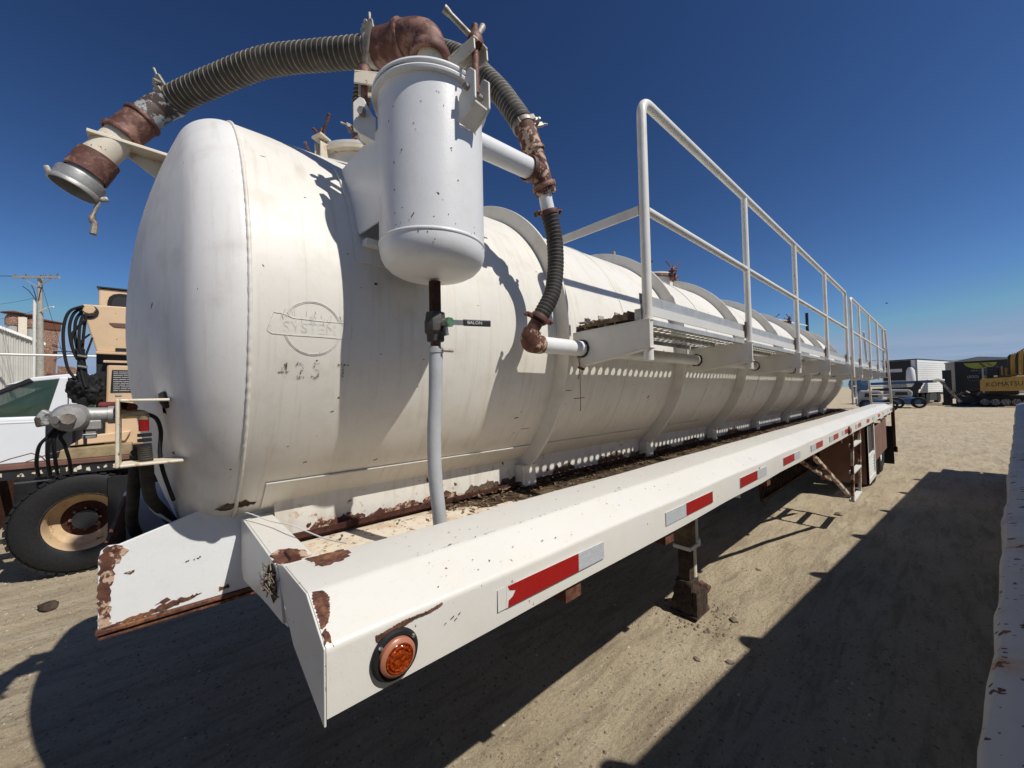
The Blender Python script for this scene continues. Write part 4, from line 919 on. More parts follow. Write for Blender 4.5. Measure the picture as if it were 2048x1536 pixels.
m = MB(); m.prism([(-.198, 2.00, 2.628), (.10, 2.00, 2.620), (.10, 2.11, 2.620), (-.198, 2.11, 2.628)], (0, 0, -.012)); m.build('inlet_bracket', 'cream', H, bevel=.002)
m = MB(); m.prism([(-.120, 2.07, 2.614), (.10, 2.07, 2.608), (.10, 2.07, 2.50), (.0, 2.07, 2.53)], (0, .010, 0)); m.build('bracket_web', 'cream', H, bevel=.002)
# second hose, from the manway down to the tee
hB = [(.850, 2.15, 3.13), (.848, 2.16, 3.22), (.845, 2.16, 3.348), (.861, 2.111, 3.43), (.905, 1.98, 3.478), (.955, 1.80, 3.46), (.998, 1.64, 3.375), (1.050, 1.47, 3.245), (1.083, 1.366, 3.124), (1.112, 1.265, 2.985), (1.131, 1.193, 2.864), (1.141, 1.159, 2.800)]
ribbed(hB, .0465, .0215, .0028, 'vent_hose', ['hose', 'rib'], H)
MB().lathe([(.10, 2.97), (.10, 2.99), (.060, 3.0), (.058, 3.06), (.064, 3.065), (.064, 3.10), (.05, 3.11)], (.85, 2.15, 0), (0, 0, 1), 28).build('hose_flange', 'peel', H, ang=40)
cam_ears((.850, 2.15, 3.14), (0, 0, 1), (-1, -.2, 0), 1.0, H)
te = [Vector((1.141, 1.159, 2.800)), Vector((1.150, 1.138, 2.745)), Vector((1.172, 1.13, 2.68)), Vector((1.205, 1.13, 2.61)), Vector((1.235, 1.13, 2.55))]
cam_ears(te[0] * .8 + te[1] * .2, te[1] - te[0], (.8, -.3, .3), .92, H)
MB().tube([te[0], te[1], te[2], te[3], te[4]], .0435, 26, sub=6).build('pipe_tee', 'peel', H, ang=60)
collar(te[2], te[2] - te[1], .050, .014, 'peel', H, 'tee_bead'); collar(te[4], te[4] - te[3], .051, .02, 'iron', H, 'tee_bead')
MB().lathe([(.049, 0), (.0495, .024), (.038, .03), (.034, .03)], te[4] + (te[4] - te[3]).normalized() * .008, te[4] - te[3], 6).build('reducer_nut', 'peel', H, bevel=.003)
MB().tube([(SX + .15, 1.13, 2.584), (1.145, 1.13, 2.596)], .0415, 28).build('side_outlet', 'vessel', H, ang=60)
collar((1.148, 1.13, 2.596), (1, 0, 0), .051, .022, 'iron', H, 'tee_bead'); MB().tube([(1.15, 1.13, 2.596), (1.20, 1.13, 2.602)], .044, 24).build('tee_branch', 'peel', H)
collar((SX + .169, 1.13, 2.585), (1, 0, 0), .047, .012, 'vessel', H, 'weld_collar')
hC = [(1.245, 1.13, 2.492), (1.262, 1.13, 2.443), (1.290, 1.13, 2.36), (1.300, 1.13, 2.28), (1.296, 1.13, 2.19), (1.272, 1.13, 2.09), (1.232, 1.145, 2.01), (1.205, 1.16, 1.962)]
MB().tube([te[4], Vector(hC[0]), Vector(hC[1])], .029, 20).build('hose_tail', 'vessel', H)
ribbed(hC[1:], .0345, .0165, .0022, 'lower_hose', ['blackhose', 'hose'], H, duty=.45)
def band(p, d, r, ear, parent, mat='rustclamp', two=True):
    p, d, e = Vector(p), Vector(d).normalized(), Vector(ear).normalized(); o = collar(p, d, r, .020, mat, parent)
    for sg in ((1, -1) if two else (1,)):
        m = MB(); q = p + e * sg * (r + .008); w_ = d.cross(e); m.bar(p + e * sg * (r - .006), q + e * sg * .018, .018, .020, tuple(d)); m.tube([q - w_ * .022 + e * sg * .010, q + w_ * .022 + e * sg * .010], .0058, 8)
        m.tube([q - w_ * .026 + e * sg * .010, q - w_ * .018 + e * sg * .010], .010, 6); m.build('clamp_ear', mat, o, bevel=.002)
    return o
band(hC[1], Vector(hC[2]) - Vector(hC[1]), .039, (.95, -.2, .25), H)
band((1.212, 1.155, 1.975), Vector(hC[-1]) - Vector(hC[-2]), .039, (.95, -.2, -.25), H)
MB().tube([Vector(hC[-1]), Vector((1.192, 1.175, 1.930)), Vector((1.186, 1.185, 1.900))], .0295, 20, sub=3).build('hose_tail', 'iron', H)
MB().tube([(1.192, 1.178, 1.925), (1.184, 1.187, 1.890), (1.192, 1.19, 1.872), (1.215, 1.19, 1.868), (1.255, 1.19, 1.868)], .041, 24, sub=6).build('street_elbow', 'peel', H, ang=60)
MB().tube([(1.25, 1.19, 1.868), (1.545, 1.19, 1.868)], .0375, 24).build('white_nipple', 'vessel', H)
# wire hanging at the first bracket
m = MB(); m.tube([(1.53, 1.19, 1.83), (1.525, 1.185, 1.795), (1.53, 1.19, 1.76), (1.528, 1.19, 1.66), (1.526, 1.19, 1.575), (1.518, 1.19, 1.56)], .0016, 6, sub=5); m.tube([(1.54, 1.21, 1.83), (1.528, 1.19, 1.775), (1.50, 1.18, 1.715)], .0018, 6, sub=4)
m.bar((1.52, 1.19, 1.775), (1.56, 1.19, 1.765), .012, .01); m.tube([(1.49, 1.2, 1.622), (1.56, 1.19, 1.626)], .002, 5)
tag(m.build('tie_wire', 'rustclamp'), 'rusty wire tied round the pipe end and hanging below the first walkway bracket', 'wire')

# ---------------- air connections at the nose
A_ = thing_child('air_line_bracket', T); yb = 1.55
m = MB(); m.box(-.092, -.084, yb - .045, yb + .05, 1.472, 1.660); m.box(-.0835, .02, yb - .045, yb + .05, 1.652, 1.660); m.box(-.0835, .05, yb - .045, yb + .05, 1.472, 1.480); m.build('u_bracket', 'cream', A_, bevel=.003)
m = MB(); m.lathe([(.0001, -.03), (.012, -.026), (.016, 0), (.012, .02), (.0001, .022)], (.012, yb + .0, 1.652), (.3, 0, -1), 9); m.build('torn_weld', 'blackp', A_)
flake(lambda a, b, e: (a, yb + .02, b), [(.0, 1.62), (.02, 1.66), (.03, 1.62), (.02, 1.60)], .008, 77, 'blackp', 4, .02)
flake(lambda a, b, e: (a, yb + .045, b), [(.02, 1.50), (.05, 1.50), (.075, 1.47), (.06, 1.455), (.04, 1.47)], .008, 78, 'dirt', 4, .02)
FV = MB().tube([(-.10, yb, 1.617), (-.185, yb, 1.619)], .021, 22).build('filter_body', 'alu', A_)
MB().tube([(-.094, yb, 1.617), (-.108, yb, 1.617)], .0245, 22).build('end_ring', 'alu', FV); MB().tube([(-.083, yb, 1.617), (-.072, yb, 1.617)], .014, 6).build('lock_nut', 'brass', FV)
MB().lathe([(.0001, .05), (.030, .045), (.036, .03), (.036, -.03), (.03, -.04), (.0001, -.045)], (-.175, yb, 1.614), (0, -1, 0), 26).build('valve_cap', 'alu', FV, ang=40)
MB().tube([(-.175, yb - .045, 1.612), (-.175, yb - .062, 1.612)], .014, 8).build('hex_plug', 'clamp', FV)
MB().tube([(-.195, yb - .03, 1.612), (-.200, yb - .052, 1.61)], .011, 6).build('hex_plug', 'chrome', FV)
m = MB(); m.box(-.160, -.120, yb - .02, yb + .02, 1.580, 1.604); m.box(-.156, -.130, yb - .015, yb + .015, 1.556, 1.580); m.box(-.158, -.128, yb - .017, yb + .017, 1.565, 1.569); m.build('valve_block', 'alu', FV, bevel=.003)
MB().box(-.153, -.149, yb - .016, yb + .016, 1.54, 1.60).build('seal_strip', 'black', FV)
m = MB(); m.prism([(-.195, yb, 1.600), (-.232, yb, 1.592), (-.236, yb, 1.615), (-.222, yb - .0, 1.638), (-.208, yb, 1.630)], (0, -.03, 0)); m.build('gladhand', 'greyiron', FV, bevel=.004)
MB().tube([(-.060, yb + .0, 1.636), (-.085, yb + .06, 1.640), (-.13, yb + .08, 1.642)], .012, 12, sub=3).build('red_gladhand', 'dullred', A_)
E_ = MB().tube([(-.072, yb, 1.617), (-.050, yb, 1.617), (-.038, yb, 1.614), (-.037, yb, 1.600)], .0125, 14, sub=3).build('brass_elbow', 'brass', A_)
MB().tube([(-.037, yb, 1.601), (-.036, yb, 1.567)], .0118, 18).build('red_fitting', 'red', A_)
for z in (1.560, 1.545, 1.530): MB().tube([(-.035, yb, z), (-.0348, yb, z - .009)], .0155, 8).build('hose_nut', 'blackp', A_)
ribbed([(-.0345, yb, 1.522), (-.031, yb, 1.47), (-.029, yb + .06, 1.41), (-.022, yb + .16, 1.34), (.005, yb + .28, 1.27), (.04, yb + .40, 1.19), (.10, yb + .5, 1.10)], .0148, .0055, .0018, 'air_hose', ['blackhose', 'hose'], A_, duty=.5, n=16)
ribbed([(-.052, yb + .06, 1.50), (-.060, yb + .14, 1.41), (-.068, yb + .24, 1.32), (-.072, yb + .36, 1.22), (-.04, yb + .46, 1.10)], .0145, .0055, .0018, 'air_hose', ['blackhose', 'hose'], A_, duty=.5, n=16)
MB().tube([(-.03, yb + .02, 1.615), (-.010, yb + .03, 1.60), (.000, yb + .04, 1.56), (-.002, yb + .04, 1.50), (.005, yb + .05, 1.44), (.03, yb + .08, 1.34)], .0055, 10, sub=6).build('control_cable', 'black', A_)
for k, dx in enumerate((0, .012, .02, .035)):
    MB().tube([(-.195 + dx, yb - .01, 1.60), (-.212 + dx * .6, yb - .02, 1.57), (-.228 + dx * 1.2, yb - .015, 1.545), (-.236 + dx * 1.6, yb + .01, 1.50), (-.238 + dx * 1.6, yb + .05, 1.462)], .0038, 8, sub=6).build('spare_wire', 'black', A_)
MB().tube([(-.03, yb + .25, 1.30), (-.01, yb + .25, 1.27), (.02, yb + .25, 1.24)], .003, 8).build('pale_wire', 'steelwhite', A_)
MB().tube([(-.015, yb + .25, 1.31), (-.005, yb + .25, 1.27), (.03, yb + .25, 1.23)], .003, 8).build('pale_wire', 'steelwhite', A_)
MB().box(-.04, .12, 1.60, 1.63, 1.15, 1.42).build('shadow_plate', 'rust', T) if False else None

# ================================================================== neighbouring trailer (right edge)
NBY = 1.4174
NT = thing('tank_trailer', 'neighbouring white tank trailer seen only as a shaded deck edge at the right border', 'trailer', (0, .042, G), -.081, local=True)
def nbuild(m, name, mat, **k):
    m.v = [(x, -(y - .7333), z - G) for x, y, z in m.v]; return m.build(name, mat, NT, **k)
def ndeck():
    prof = [(.7333, 1.094), (.7333, 1.22), (.742, 1.234), (.8434, 1.268), (1.20, 1.262), (1.205, 1.20)]; m = MB(); nX = 260; vs = []; fs = []
    for i in range(nX + 1):
        x = -1.6 + 14.0 * (i / nX) 
        for j, (y, z) in enumerate(prof):
            k = .010 * mn.noise((x * 3.3, j * .3, 1)) + .006 * mn.noise((x * 9, j * .4, 3)); kz = .006 * mn.noise((x * 2.5, j * .5, 8))
            if j > 3: k = 0
            vs.append((x, y + k, z + kz))
    n_ = len(prof); fs = [(i * n_ + j, (i + 1) * n_ + j, (i + 1) * n_ + j + 1, i * n_ + j + 1) for i in range(nX) for j in range(n_ - 1)]
    m.add(vs, fs, 0, True); return m
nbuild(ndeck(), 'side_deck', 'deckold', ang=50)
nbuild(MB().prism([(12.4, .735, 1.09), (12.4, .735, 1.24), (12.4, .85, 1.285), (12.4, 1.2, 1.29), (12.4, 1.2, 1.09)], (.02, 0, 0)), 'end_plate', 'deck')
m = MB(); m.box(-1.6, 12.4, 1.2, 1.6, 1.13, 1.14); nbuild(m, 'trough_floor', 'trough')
m = MB(); m.lathe([(.0001, -1.75), (.55, -1.70), (RT, -1.45), (RT, 12.2), (.55, 12.42), (.0001, 12.5)], (0, YC, ZC), (1, 0, 0), 96); nbuild(m, 'tank_shell', 'white', ang=50)
for k in range(9):
    m = MB().lathe([(RT - .002, -.007), (RR, -.007), (RR, .007), (RT - .002, .007)], (-.8 + k * 1.5, YC, ZC), (1, 0, 0), 96); nbuild(m, 'stiffener_ring', 'white', ang=30)
m = MB(); m.box(-1.6, 12.3, 1.6, 1.62, .85, 1.32); nbuild(m, 'support_skirt', 'skirt'); m = MB(); m.box(-1.6, 12.3, 2.68, 2.7, .85, 1.32); nbuild(m, 'support_skirt', 'skirt')
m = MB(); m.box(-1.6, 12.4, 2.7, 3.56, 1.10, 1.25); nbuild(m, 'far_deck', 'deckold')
for x in (2.6,):
    for y in (1.4, 2.9): m = MB(); m.box(x, x + .12, y, y + .12, G + .02, 1.1); m.box(x - .08, x + .2, y - .06, y + .18, G, G + .04); nbuild(m, 'landing_leg', 'iron')
for x in (9.6, 10.9):
    for y in (.88, 3.16):
        m = MB(); m.lathe([(.28, .0), (.46, -.0), (.5, .03), (.5, .23), (.46, .26), (.28, .26)], (x, y, G + .5), (0, 1, 0), 40); o = nbuild(m, 'wheel', 'black')
        m = MB(); m.lathe([(.28, .01), (.24, .1), (.0001, .1)], (x, y, G + .5), (0, 1, 0), 30); nbuild(m, 'rim', 'steelwhite')
for x in (0.3, 2.1, 4.9, 7.6): 
    m = MB(); m.lathe([(.24, 2.6), (.24, 2.88), (.0001, 2.93)], (x, YC, 0), (0, 0, 1), 28); nbuild(m, 'manway', 'deck')

# ================================================================== crane truck behind the nose (left)
def S(x, y, z): return (x * 1.06, y * 1.06, (z - 1.65) * 1.06 + 1.65)
CT = thing('crane_truck', 'flatbed truck with tan crane post and a big dual rear wheel behind the trailer nose', 'truck', (-.6, 7.2, G))
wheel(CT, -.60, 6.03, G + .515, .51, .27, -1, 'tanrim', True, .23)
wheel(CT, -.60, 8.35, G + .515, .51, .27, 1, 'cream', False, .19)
m = MB(); m.tube([(-.6, 6.2, G + .51), (-.6, 8.2, G + .51)], .1, 16); m.build('axle', 'blackp', CT)
m = MB(); m.box(-5.2, -.80, 6.00, 6.22, 1.03, 1.075); m.build('side_rail', 'brown', CT, bevel=.004)
m = MB(); m.box(-.80, 2.4, 6.00, 8.35, 1.03, 1.075); m.build('bed_deck', 'brown', CT, bevel=.004)
m = MB(); m.box(-5.2, 2.4, 6.02, 6.08, .93, 1.03); m.box(-.8, 2.4, 8.27, 8.33, .93, 1.03); m.box(-5.2, 2.4, 6.7, 6.85, .62, .80); m.box(-5.2, 2.4, 7.5, 7.65, .62, .80); m.build('bed_frame', 'blackp', CT)
m = MB(); rnd = random.Random(8)
for k in range(15):
    x = -1.12 + k * .062 + rnd.uniform(-.03, .03); z = rnd.uniform(.95, .975); l = rnd.uniform(.008, .06); h = rnd.uniform(.012, .045)
    pts = blob([(x, z), (x + l, z + rnd.uniform(-.01, .01)), (x + l * .8, z + h), (x + l * .1, z + h * rnd.uniform(.4, 1))], .005, k, 3); m.prism([(a, 6.019, b) for a, b in pts], (0, -.003, 0))
m.build('scuffed_edge', 'cream', CT)
m = MB(); m.box(-.42, -.26, 6.00, 6.02, .14, .86); m.build('mud_flap', 'black', CT, bevel=.004)
m = MB(); m.box(-1.5, -1.15, 6.1, 6.6, .45, .93); m.build('side_tank', 'rust', CT)
m = MB(); m.prism([(-3.0, 6.2, .5), (-1.15, 6.2, .93), (-3.0, 6.2, .93)], (0, .04, 0)); m.build('fender_bracket', 'brown', CT)
Yc = 6.25
m = MB(); m.prism([S(-.44, 5.9, 1.19), S(-.425, 5.9, 2.06), S(.5, 5.9, 2.06), S(.5, 5.9, 1.19)], (0, .5, 0)); m.build('crane_post', 'tan', CT, bevel=.02)
m = MB(); m.prism([S(-.505, 5.95, 1.19), S(-.505, 5.95, 2.18), S(.5, 5.95, 2.18), S(.5, 5.95, 1.19)], (0, .8, 0)); m.build('dark_housing', 'blackp', CT)
m = MB(); m.prism([S(-.45, 5.88, 2.075), S(.5, 5.88, 2.075), S(.5, 5.88, 2.10), S(-.45, 5.88, 2.10)], (0, .5, 0)); m.build('post_cap', 'tan', CT, bevel=.005)
m = MB(); m.prism([S(-.600, 5.9, 2.675), S(-.595, 5.9, 2.60), S(-.50, 5.9, 2.19), S(.6, 5.9, 2.19), S(.6, 5.9, 2.72)], (0, .45, 0)); m.build('crane_knuckle', 'tan', CT, bevel=.012)
m = MB(); m.prism([S(-.505, 5.87, 2.165), S(.6, 5.87, 2.165), S(.6, 5.87, 2.19), S(-.505, 5.87, 2.19)], (0, .5, 0)); m.build('knuckle_flange', 'tan', CT, bevel=.004)
m = MB(); m.lathe([(.0001, .05), (.05, .05), (.053, .03), (.053, -.01)], S(-.553, 5.9, 2.62), (0, -1, 0), 8); m.build('pivot_pin', 'tan', CT, bevel=.004)
m = MB(); m.lathe([(.075, .0), (.075, .012), (.05, .014)], S(-.553, 5.9, 2.60), (0, -1, 0), 24); m.build('pin_seal', 'blackp', CT)
m = MB(); m.prism([S(-.41, 5.895, 2.50), S(-.27, 5.895, 2.505), S(.1, 5.895, 2.50), S(.1, 5.895, 2.46), S(-.37, 5.895, 2.46)], (0, -.004, 0)); m.build('slot', 'brown', CT)
m = MB(); m.prism([S(-.36, 5.895, 2.20), S(-.10, 5.895, 2.20), S(-.10, 5.895, 2.235), S(-.36, 5.895, 2.235)], (0, -.006, 0)); m.build('maker_plate', 'blackp', CT)
pc = MB(); pc.prism([S(-.395, 5.895, 1.765), S(-.12, 5.895, 1.765), S(-.12, 5.895, 2.0), S(-.385, 5.895, 2.0)], (0, -.005, 0)); pl_ = pc.build('warning_placard', 'blackp', CT)
m = MB(); rnd = random.Random(14)
for k in range(11):
    z = 1.777 + k * .020; x = -.375
    while x < -.14:
        l = rnd.uniform(.03, .10); m.prism([S(x, 5.888, z), S(min(x + l, -.13), 5.888, z), S(min(x + l, -.13), 5.888, z + .0045), S(x, 5.888, z + .0045)], (0, -.001, 0)); x += l + .006
m.build('placard_print', 'steelwhite', pl_)
m = MB(); m.prism([S(-.36, 5.895, 1.725), S(-.31, 5.895, 1.725), S(-.31, 5.895, 1.745), S(-.36, 5.895, 1.745)], (0, -.004, 0)); m.build('serial_plate', 'galv', CT)
CB = MB(); CB.prism([S(-.545, 6.6, 2.3), S(-.545, 6.6, 3.00), S(.6, 6.6, 3.02), S(.6, 6.6, 2.3)], (0, .9, 0)); CB = CB.build('operator_cab', 'tan', CT, bevel=.015)
m = MB(); wp = [S(-.47, 6.595, 2.50), S(-.47, 6.595, 2.86), S(-.455, 6.595, 2.91), S(-.42, 6.595, 2.945), S(-.37, 6.595, 2.96), S(.4, 6.595, 2.97), S(.4, 6.595, 2.50)]; m.prism(wp, (0, -.012, 0)); m.build('window_seal', 'black', CB)
m = MB(); wp = [S(-.435, 6.58, 2.50), S(-.435, 6.58, 2.85), S(-.42, 6.58, 2.89), S(-.38, 6.58, 2.92), S(.35, 6.58, 2.93), S(.35, 6.58, 2.50)]; m.prism(wp, (0, -.004, 0)); m.build('window_glass', 'glassdark', CB)
m = MB(); m.prism([S(-.56, 6.58, 3.005), S(.6, 6.58, 3.025), S(.6, 6.58, 3.04), S(-.56, 6.58, 3.02)], (0, .95, 0)); m.build('cab_roof', 'blackp', CB)
# hydraulic hoses
hose_paths = [[(168, 612), (140, 622), (128, 650), (127, 690), (135, 735), (150, 757)], [(165, 615), (147, 628), (139, 655), (143, 690), (152, 712)], [(165, 622), (152, 640), (150, 670), (155, 700), (160, 712)], [(166, 630), (160, 650), (158, 680), (160, 712)], [(172, 640), (150, 660), (143, 680), (148, 705), (156, 720)], [(172, 630), (167, 670), (163, 720), (163, 760)], [(180, 668), (165, 680), (160, 690)], [(185, 675), (172, 710)]]
def pxy(px, py, Y):            # survey helper: point at lateral distance Y seen at a surveyed bearing (tan of azimuth, tan of height)
    d = F_ + R_ * ((px - 1024) / 776.54) + U_ * ((768 - py) / 776.54); d = d * (Y / d.y); return Vector((d.x, d.y, d.z + 1.65))
for k, hpth in enumerate(hose_paths):
    MB().tube([pxy(a, b, 6.12 + .03 * (k % 3)) for a, b in hpth], .013 if k < 6 else .009, 10, sub=6).build('hydraulic_hose', 'black', CT)
for k in range(7):
    a_ = k * .9; MB().tube([pxy(160 + 7 * math.cos(a_), 698, 6.14 + .03 * math.sin(a_)), pxy(163 + 5 * math.cos(a_ + 1.2), 722, 6.14 + .03 * math.sin(a_ + 1)), pxy(164 + 8 * math.cos(a_ + 2.0), 748, 6.14 + .04 * math.sin(a_ + 2)), pxy(166 + 10 * math.cos(a_ + 2.6), 775, 6.14 + .05 * math.sin(a_ + 2))], .014, 8, sub=5).build('hydraulic_hose', 'black', CT)
for py_ in (712, 733): MB().tube([pxy(155, py_, 6.10), pxy(174, py_ + 3, 6.10)], .022, 8).build('hose_strap', 'blackp', CT)
bm_ = MB(); c0 = pxy(170, 775, 6.2)
cv = bmesh.new(); bmesh.ops.create_icosphere(cv, subdivisions=4, radius=1)
for v in cv.verts:
    q_ = v.co.copy(); n_ = 1 + .30 * mn.noise(q_ * 1.6) - .55 * abs(mn.noise(q_ * 2.6 + Vector((2, 1, 0)))) - .30 * abs(mn.noise(q_ * 6)) + .3; v.co = Vector((q_.x * .125, q_.y * .10, q_.z * .15)) * n_ + c0 + Vector((.02, 0, -.02))
bm_.add([v.co for v in cv.verts], [tuple(v.index for v in f.verts) for f in cv.faces], 0, True); cv.free()
for k in range(0):
    rnd = random.Random(k); p = c0 + Vector((rnd.uniform(-.07, .09), rnd.uniform(-.05, .05), rnd.uniform(-.13, .08))); bm_.lathe([(.0001, -.09), (.06, -.07), (.08 + rnd.uniform(-.02, .01), 0), (.05, .07), (.0001, .09)], p, (rnd.uniform(-1, 1), rnd.uniform(-1, 1), rnd.uniform(-1, 1)), 7, smooth=False)
bm_.tube([pxy(157, 790, 6.15), pxy(156, 830, 6.15), pxy(156, 880, 6.15)], .012, 8); bm_.build('control_cover', 'black', CT)
m = MB(); m.box(-.9, -.3, 6.3, 6.9, 1.075, 1.5); m.build('valve_bank', 'blackp', CT, bevel=.02)
# timber on the bed
m = MB(); m.prism([(-.78, 6.05, 1.0765), (-.24, 6.05, 1.0765), (-.24, 6.05, 1.20), (-.76, 6.05, 1.18)], (0, .3, 0)); tag(m.build('timber_block', 'wood', bevel=.008), 'weathered timber block lying on the truck bed beside the crane post', 'timber')
m = MB(); m.prism([(-.72, 6.2, 1.205), (-.30, 6.2, 1.22), (-.25, 6.2, 1.33), (-.60, 6.2, 1.30)], (0, .25, 0)); m.build('tan_bracket', 'tan', CT, bevel=.01)
m = MB(); m.tube([(-1.2, 6.05, 1.08), (-.95, 6.06, 1.17), (-.86, 6.08, 1.08)], .006, 6, sub=2); m.tube([(-1.0, 6.15, 1.08), (-.7, 6.2, 1.18), (-.6, 6.15, 1.09)], .006, 6, sub=2)
tag(m.build('bent_rod', 'iron'), 'bent rusty rods lying on the edge of the truck bed', 'rod')
# ================================================================== pickup
PT = thing('pickup_truck', 'white extended cab pickup truck parked beyond the crane truck', 'pickup', (-1.0, 10.1, G))
y0, y1 = 9.12, 11.1
side = [(-4.9, .55), (-4.95, 1.0), (-4.75, 1.32), (-3.2, 1.46), (-1.95, 1.475), (1.25, 1.475), (1.3, 1.4), (1.3, .55)]
m = MB(); m.prism([(x, y0, z) for x, z in side], (0, y1 - y0, 0)); body = m.build('body', 'truckwhite', PT, bevel=.05, seg=3)
cabp = [(-2.15, 1.475), (-1.72, 1.90), (-1.42, 2.06), (-1.1, 2.10), (-.2, 2.12), (.35, 2.10), (.45, 1.475)]
def strut(a, b, w_): return MB().bar((a[0], y0 + .04, a[1]), (b[0], y0 + .04, b[1]), .07, w_, (0, 1, 0))
roof = MB(); roof.prism([(-1.72, y0 + .03, 1.93), (-1.42, y0 + .03, 2.065), (-1.1, y0 + .03, 2.115), (-.2, y0 + .03, 2.125), (.38, y0 + .03, 2.10), (.38, y0 + .03, 2.04), (-1.1, y0 + .03, 2.045), (-1.38, y0 + .03, 2.0)], (0, y1 - y0 - .06, 0)); roof.build('roof', 'truckwhite', PT, bevel=.02, seg=3)
for yy_ in (y0 + .01, y1 - .08):
    m = MB(); m.prism([(-2.35, yy_, 1.47), (-2.27, yy_, 1.47), (-1.42, yy_, 2.0), (-1.46, yy_, 2.05)], (0, .07, 0)); m.build('front_pillar', 'blackp', PT, bevel=.01)
    m = MB(); m.prism([(-1.29, yy_, 1.46), (-.98, yy_, 1.46), (-.88, yy_, 2.06), (-1.16, yy_, 2.06)], (0, .07, 0)); m.build('centre_pillar', 'truckwhite', PT, bevel=.01)
    m = MB(); m.prism([(.22, yy_, 1.46), (.45, yy_, 1.46), (.38, yy_, 2.06), (.2, yy_, 2.06)], (0, .07, 0)); m.build('rear_pillar', 'truckwhite', PT, bevel=.01)
    m = MB(); m.prism([(-2.28, yy_ + .03, 1.47), (-1.29, yy_ + .03, 1.47), (-1.16, yy_ + .03, 2.04), (-1.40, yy_ + .03, 2.02)], (0, .006, 0)); m.build('front_window', 'glass', PT)
    m = MB(); m.prism([(-.93, yy_ + .03, 1.47), (.22, yy_ + .03, 1.47), (.2, yy_ + .03, 2.04), (-.83, yy_ + .03, 2.04)], (0, .006, 0)); m.build('rear_window', 'glass', PT)
m = MB(); m.box(-1.075, -1.065, y0 - .003, y0 + .02, .7, 2.06); m.build('door_gap', 'blackp', PT)
m = MB(); m.box(-4.6, 1.2, y0 - .006, y0 + .02, 1.38, 1.40); m.build('body_crease', 'truckwhite', PT, bevel=.004)
m = MB(); m.prism([(-2.5, y0 + .02, 1.40), (-2.35, y0 + .02, 1.40), (-2.0, y0 + .02, 1.6), (-2.1, y0 + .02, 1.62)], (0, .03, 0)); m.build('mirror_arm', 'blackp', PT)
m = MB(); m.lathe([(.17, -.012), (.185, 0), (.17, .012), (.165, 0)], (-1.62, y0 + .45, 1.52), (-.6, 0, .8), 30); m.build('steering_wheel', 'blackp', PT)
m = MB(); m.box(-2.2, -1.8, y0 + .12, y1 - .12, 1.2, 1.52); m.box(-1.3, -1.05, y0 + .2, y1 - .2, 1.0, 1.55); m.build('cab_interior', 'glassdark', PT)
m = MB(); m.lathe([(.0001, .05), (.10, .04), (.12, 0)], (-1.3, y0 + .8, 2.12), (0, 0, 1), 16); m.build('roof_beacon', 'rustclamp', PT)
for x in (-3.9, .1):
    m = MB(); m.lathe([(.22, 0), (.36, -.0), (.39, .03), (.39, .22), (.36, .25)], (x, y0 + .02, G + .39), (0, 1, 0), 40); w_ = m.build('wheel', 'black', PT)
    MB().lathe([(.22, .01), (.2, .04), (.0001, .05)], (x, y0 + .02, G + .39), (0, 1, 0), 30).build('rim', 'chrome', w_)
    m = MB(); m.lathe([(.22, 0), (.36, -.0), (.39, .03), (.39, .22), (.36, .25)], (x, y1 - .02, G + .39), (0, -1, 0), 40); w_ = m.build('wheel', 'black', PT)

# ================================================================== far left: building, pole, stacks
def local(name, label, cat, px, depth, group=None, kind=None, turn=0, face=True):
    """thing whose own x axis points to the right as seen from the yard, standing on the ground"""
    d = F_ + R_ * ((px - 1024) / 776.54); d = d * depth
    if face: turn = turn - math.atan((px - 1024) / 776.54)
    o = thing(name, label, cat, (d.x, d.y, G), math.atan2(R_.y, R_.x) + turn, group, local=True); return o
K = 1 / 776.54
def hz(py, px, D):   # height above ground of an image row at depth D
    hor = 788 + 20.4 - (px) * .0218 * .999 + 1.8
    return (hor - py) * K * D - G + 1.65
# corrugated shed
SH = local('corrugated_shed', 'pale corrugated metal shed with a sloping white roof edge at the far left', 'shed', 76, 31.8, turn=.10)
zc, zl = hz(686, 75, 31.8), hz(638, 0, 31.8); slope = (zl - zc) / (76 * K * 31.8) * .75
Wd = 16.0; zr = zc + slope * 8
m = MB(); npan = 16
for k in range(npan):
    x0 = -Wd * (k + 1) / npan; x1 = -Wd * k / npan; top = lambda x: zc + slope * (-x if x > -8 else 16 + x)
    mm = MB(); ribs = 4; pw = (x1 - x0) / ribs
    for r in range(ribs):
        a = x0 + r * pw
        for (u0, u1, d) in ((0, .30, -.05), (.30, .40, None), (.40, .90, 0), (.90, 1.0, None)):
            ya, yb_ = ((-.05, -.05) if d == -.05 else (0, 0) if d == 0 else ((-.05, 0) if u0 < .5 else (0, -.05)))
            p, q = a + pw * u0, a + pw * u1; mm.add([(p, ya, 0), (q, yb_, 0), (q, yb_, top(q)), (p, ya, top(p))], [(0, 1, 2, 3)])
    M.setdefault('shed', plain('shed_sheet', (.47, .46, .42), .6, .1, .10, 1.2, .001)); mm.build('wall_panel', 'shed', SH)
m = MB(); m.prism([(.35, -.25, zc - slope * .35 + .02), (-8, -.25, zr), (-8, -.25, zr + .22), (.35, -.25, zc - slope * .35 + .24)], (0, 22, 0)); m.prism([(-8, -.25, zr), (-16.35, -.25, zc), (-16.35, -.25, zc + .22), (-8, -.25, zr + .22)], (0, 22, 0)); m.build('roof', 'box', SH)
m = MB()
for k in range(70):
    x = -k * .12; m.box(x - .05, x - .0, -.255, -.252, zc + slope * -x - .05, zc + slope * -x + .02)
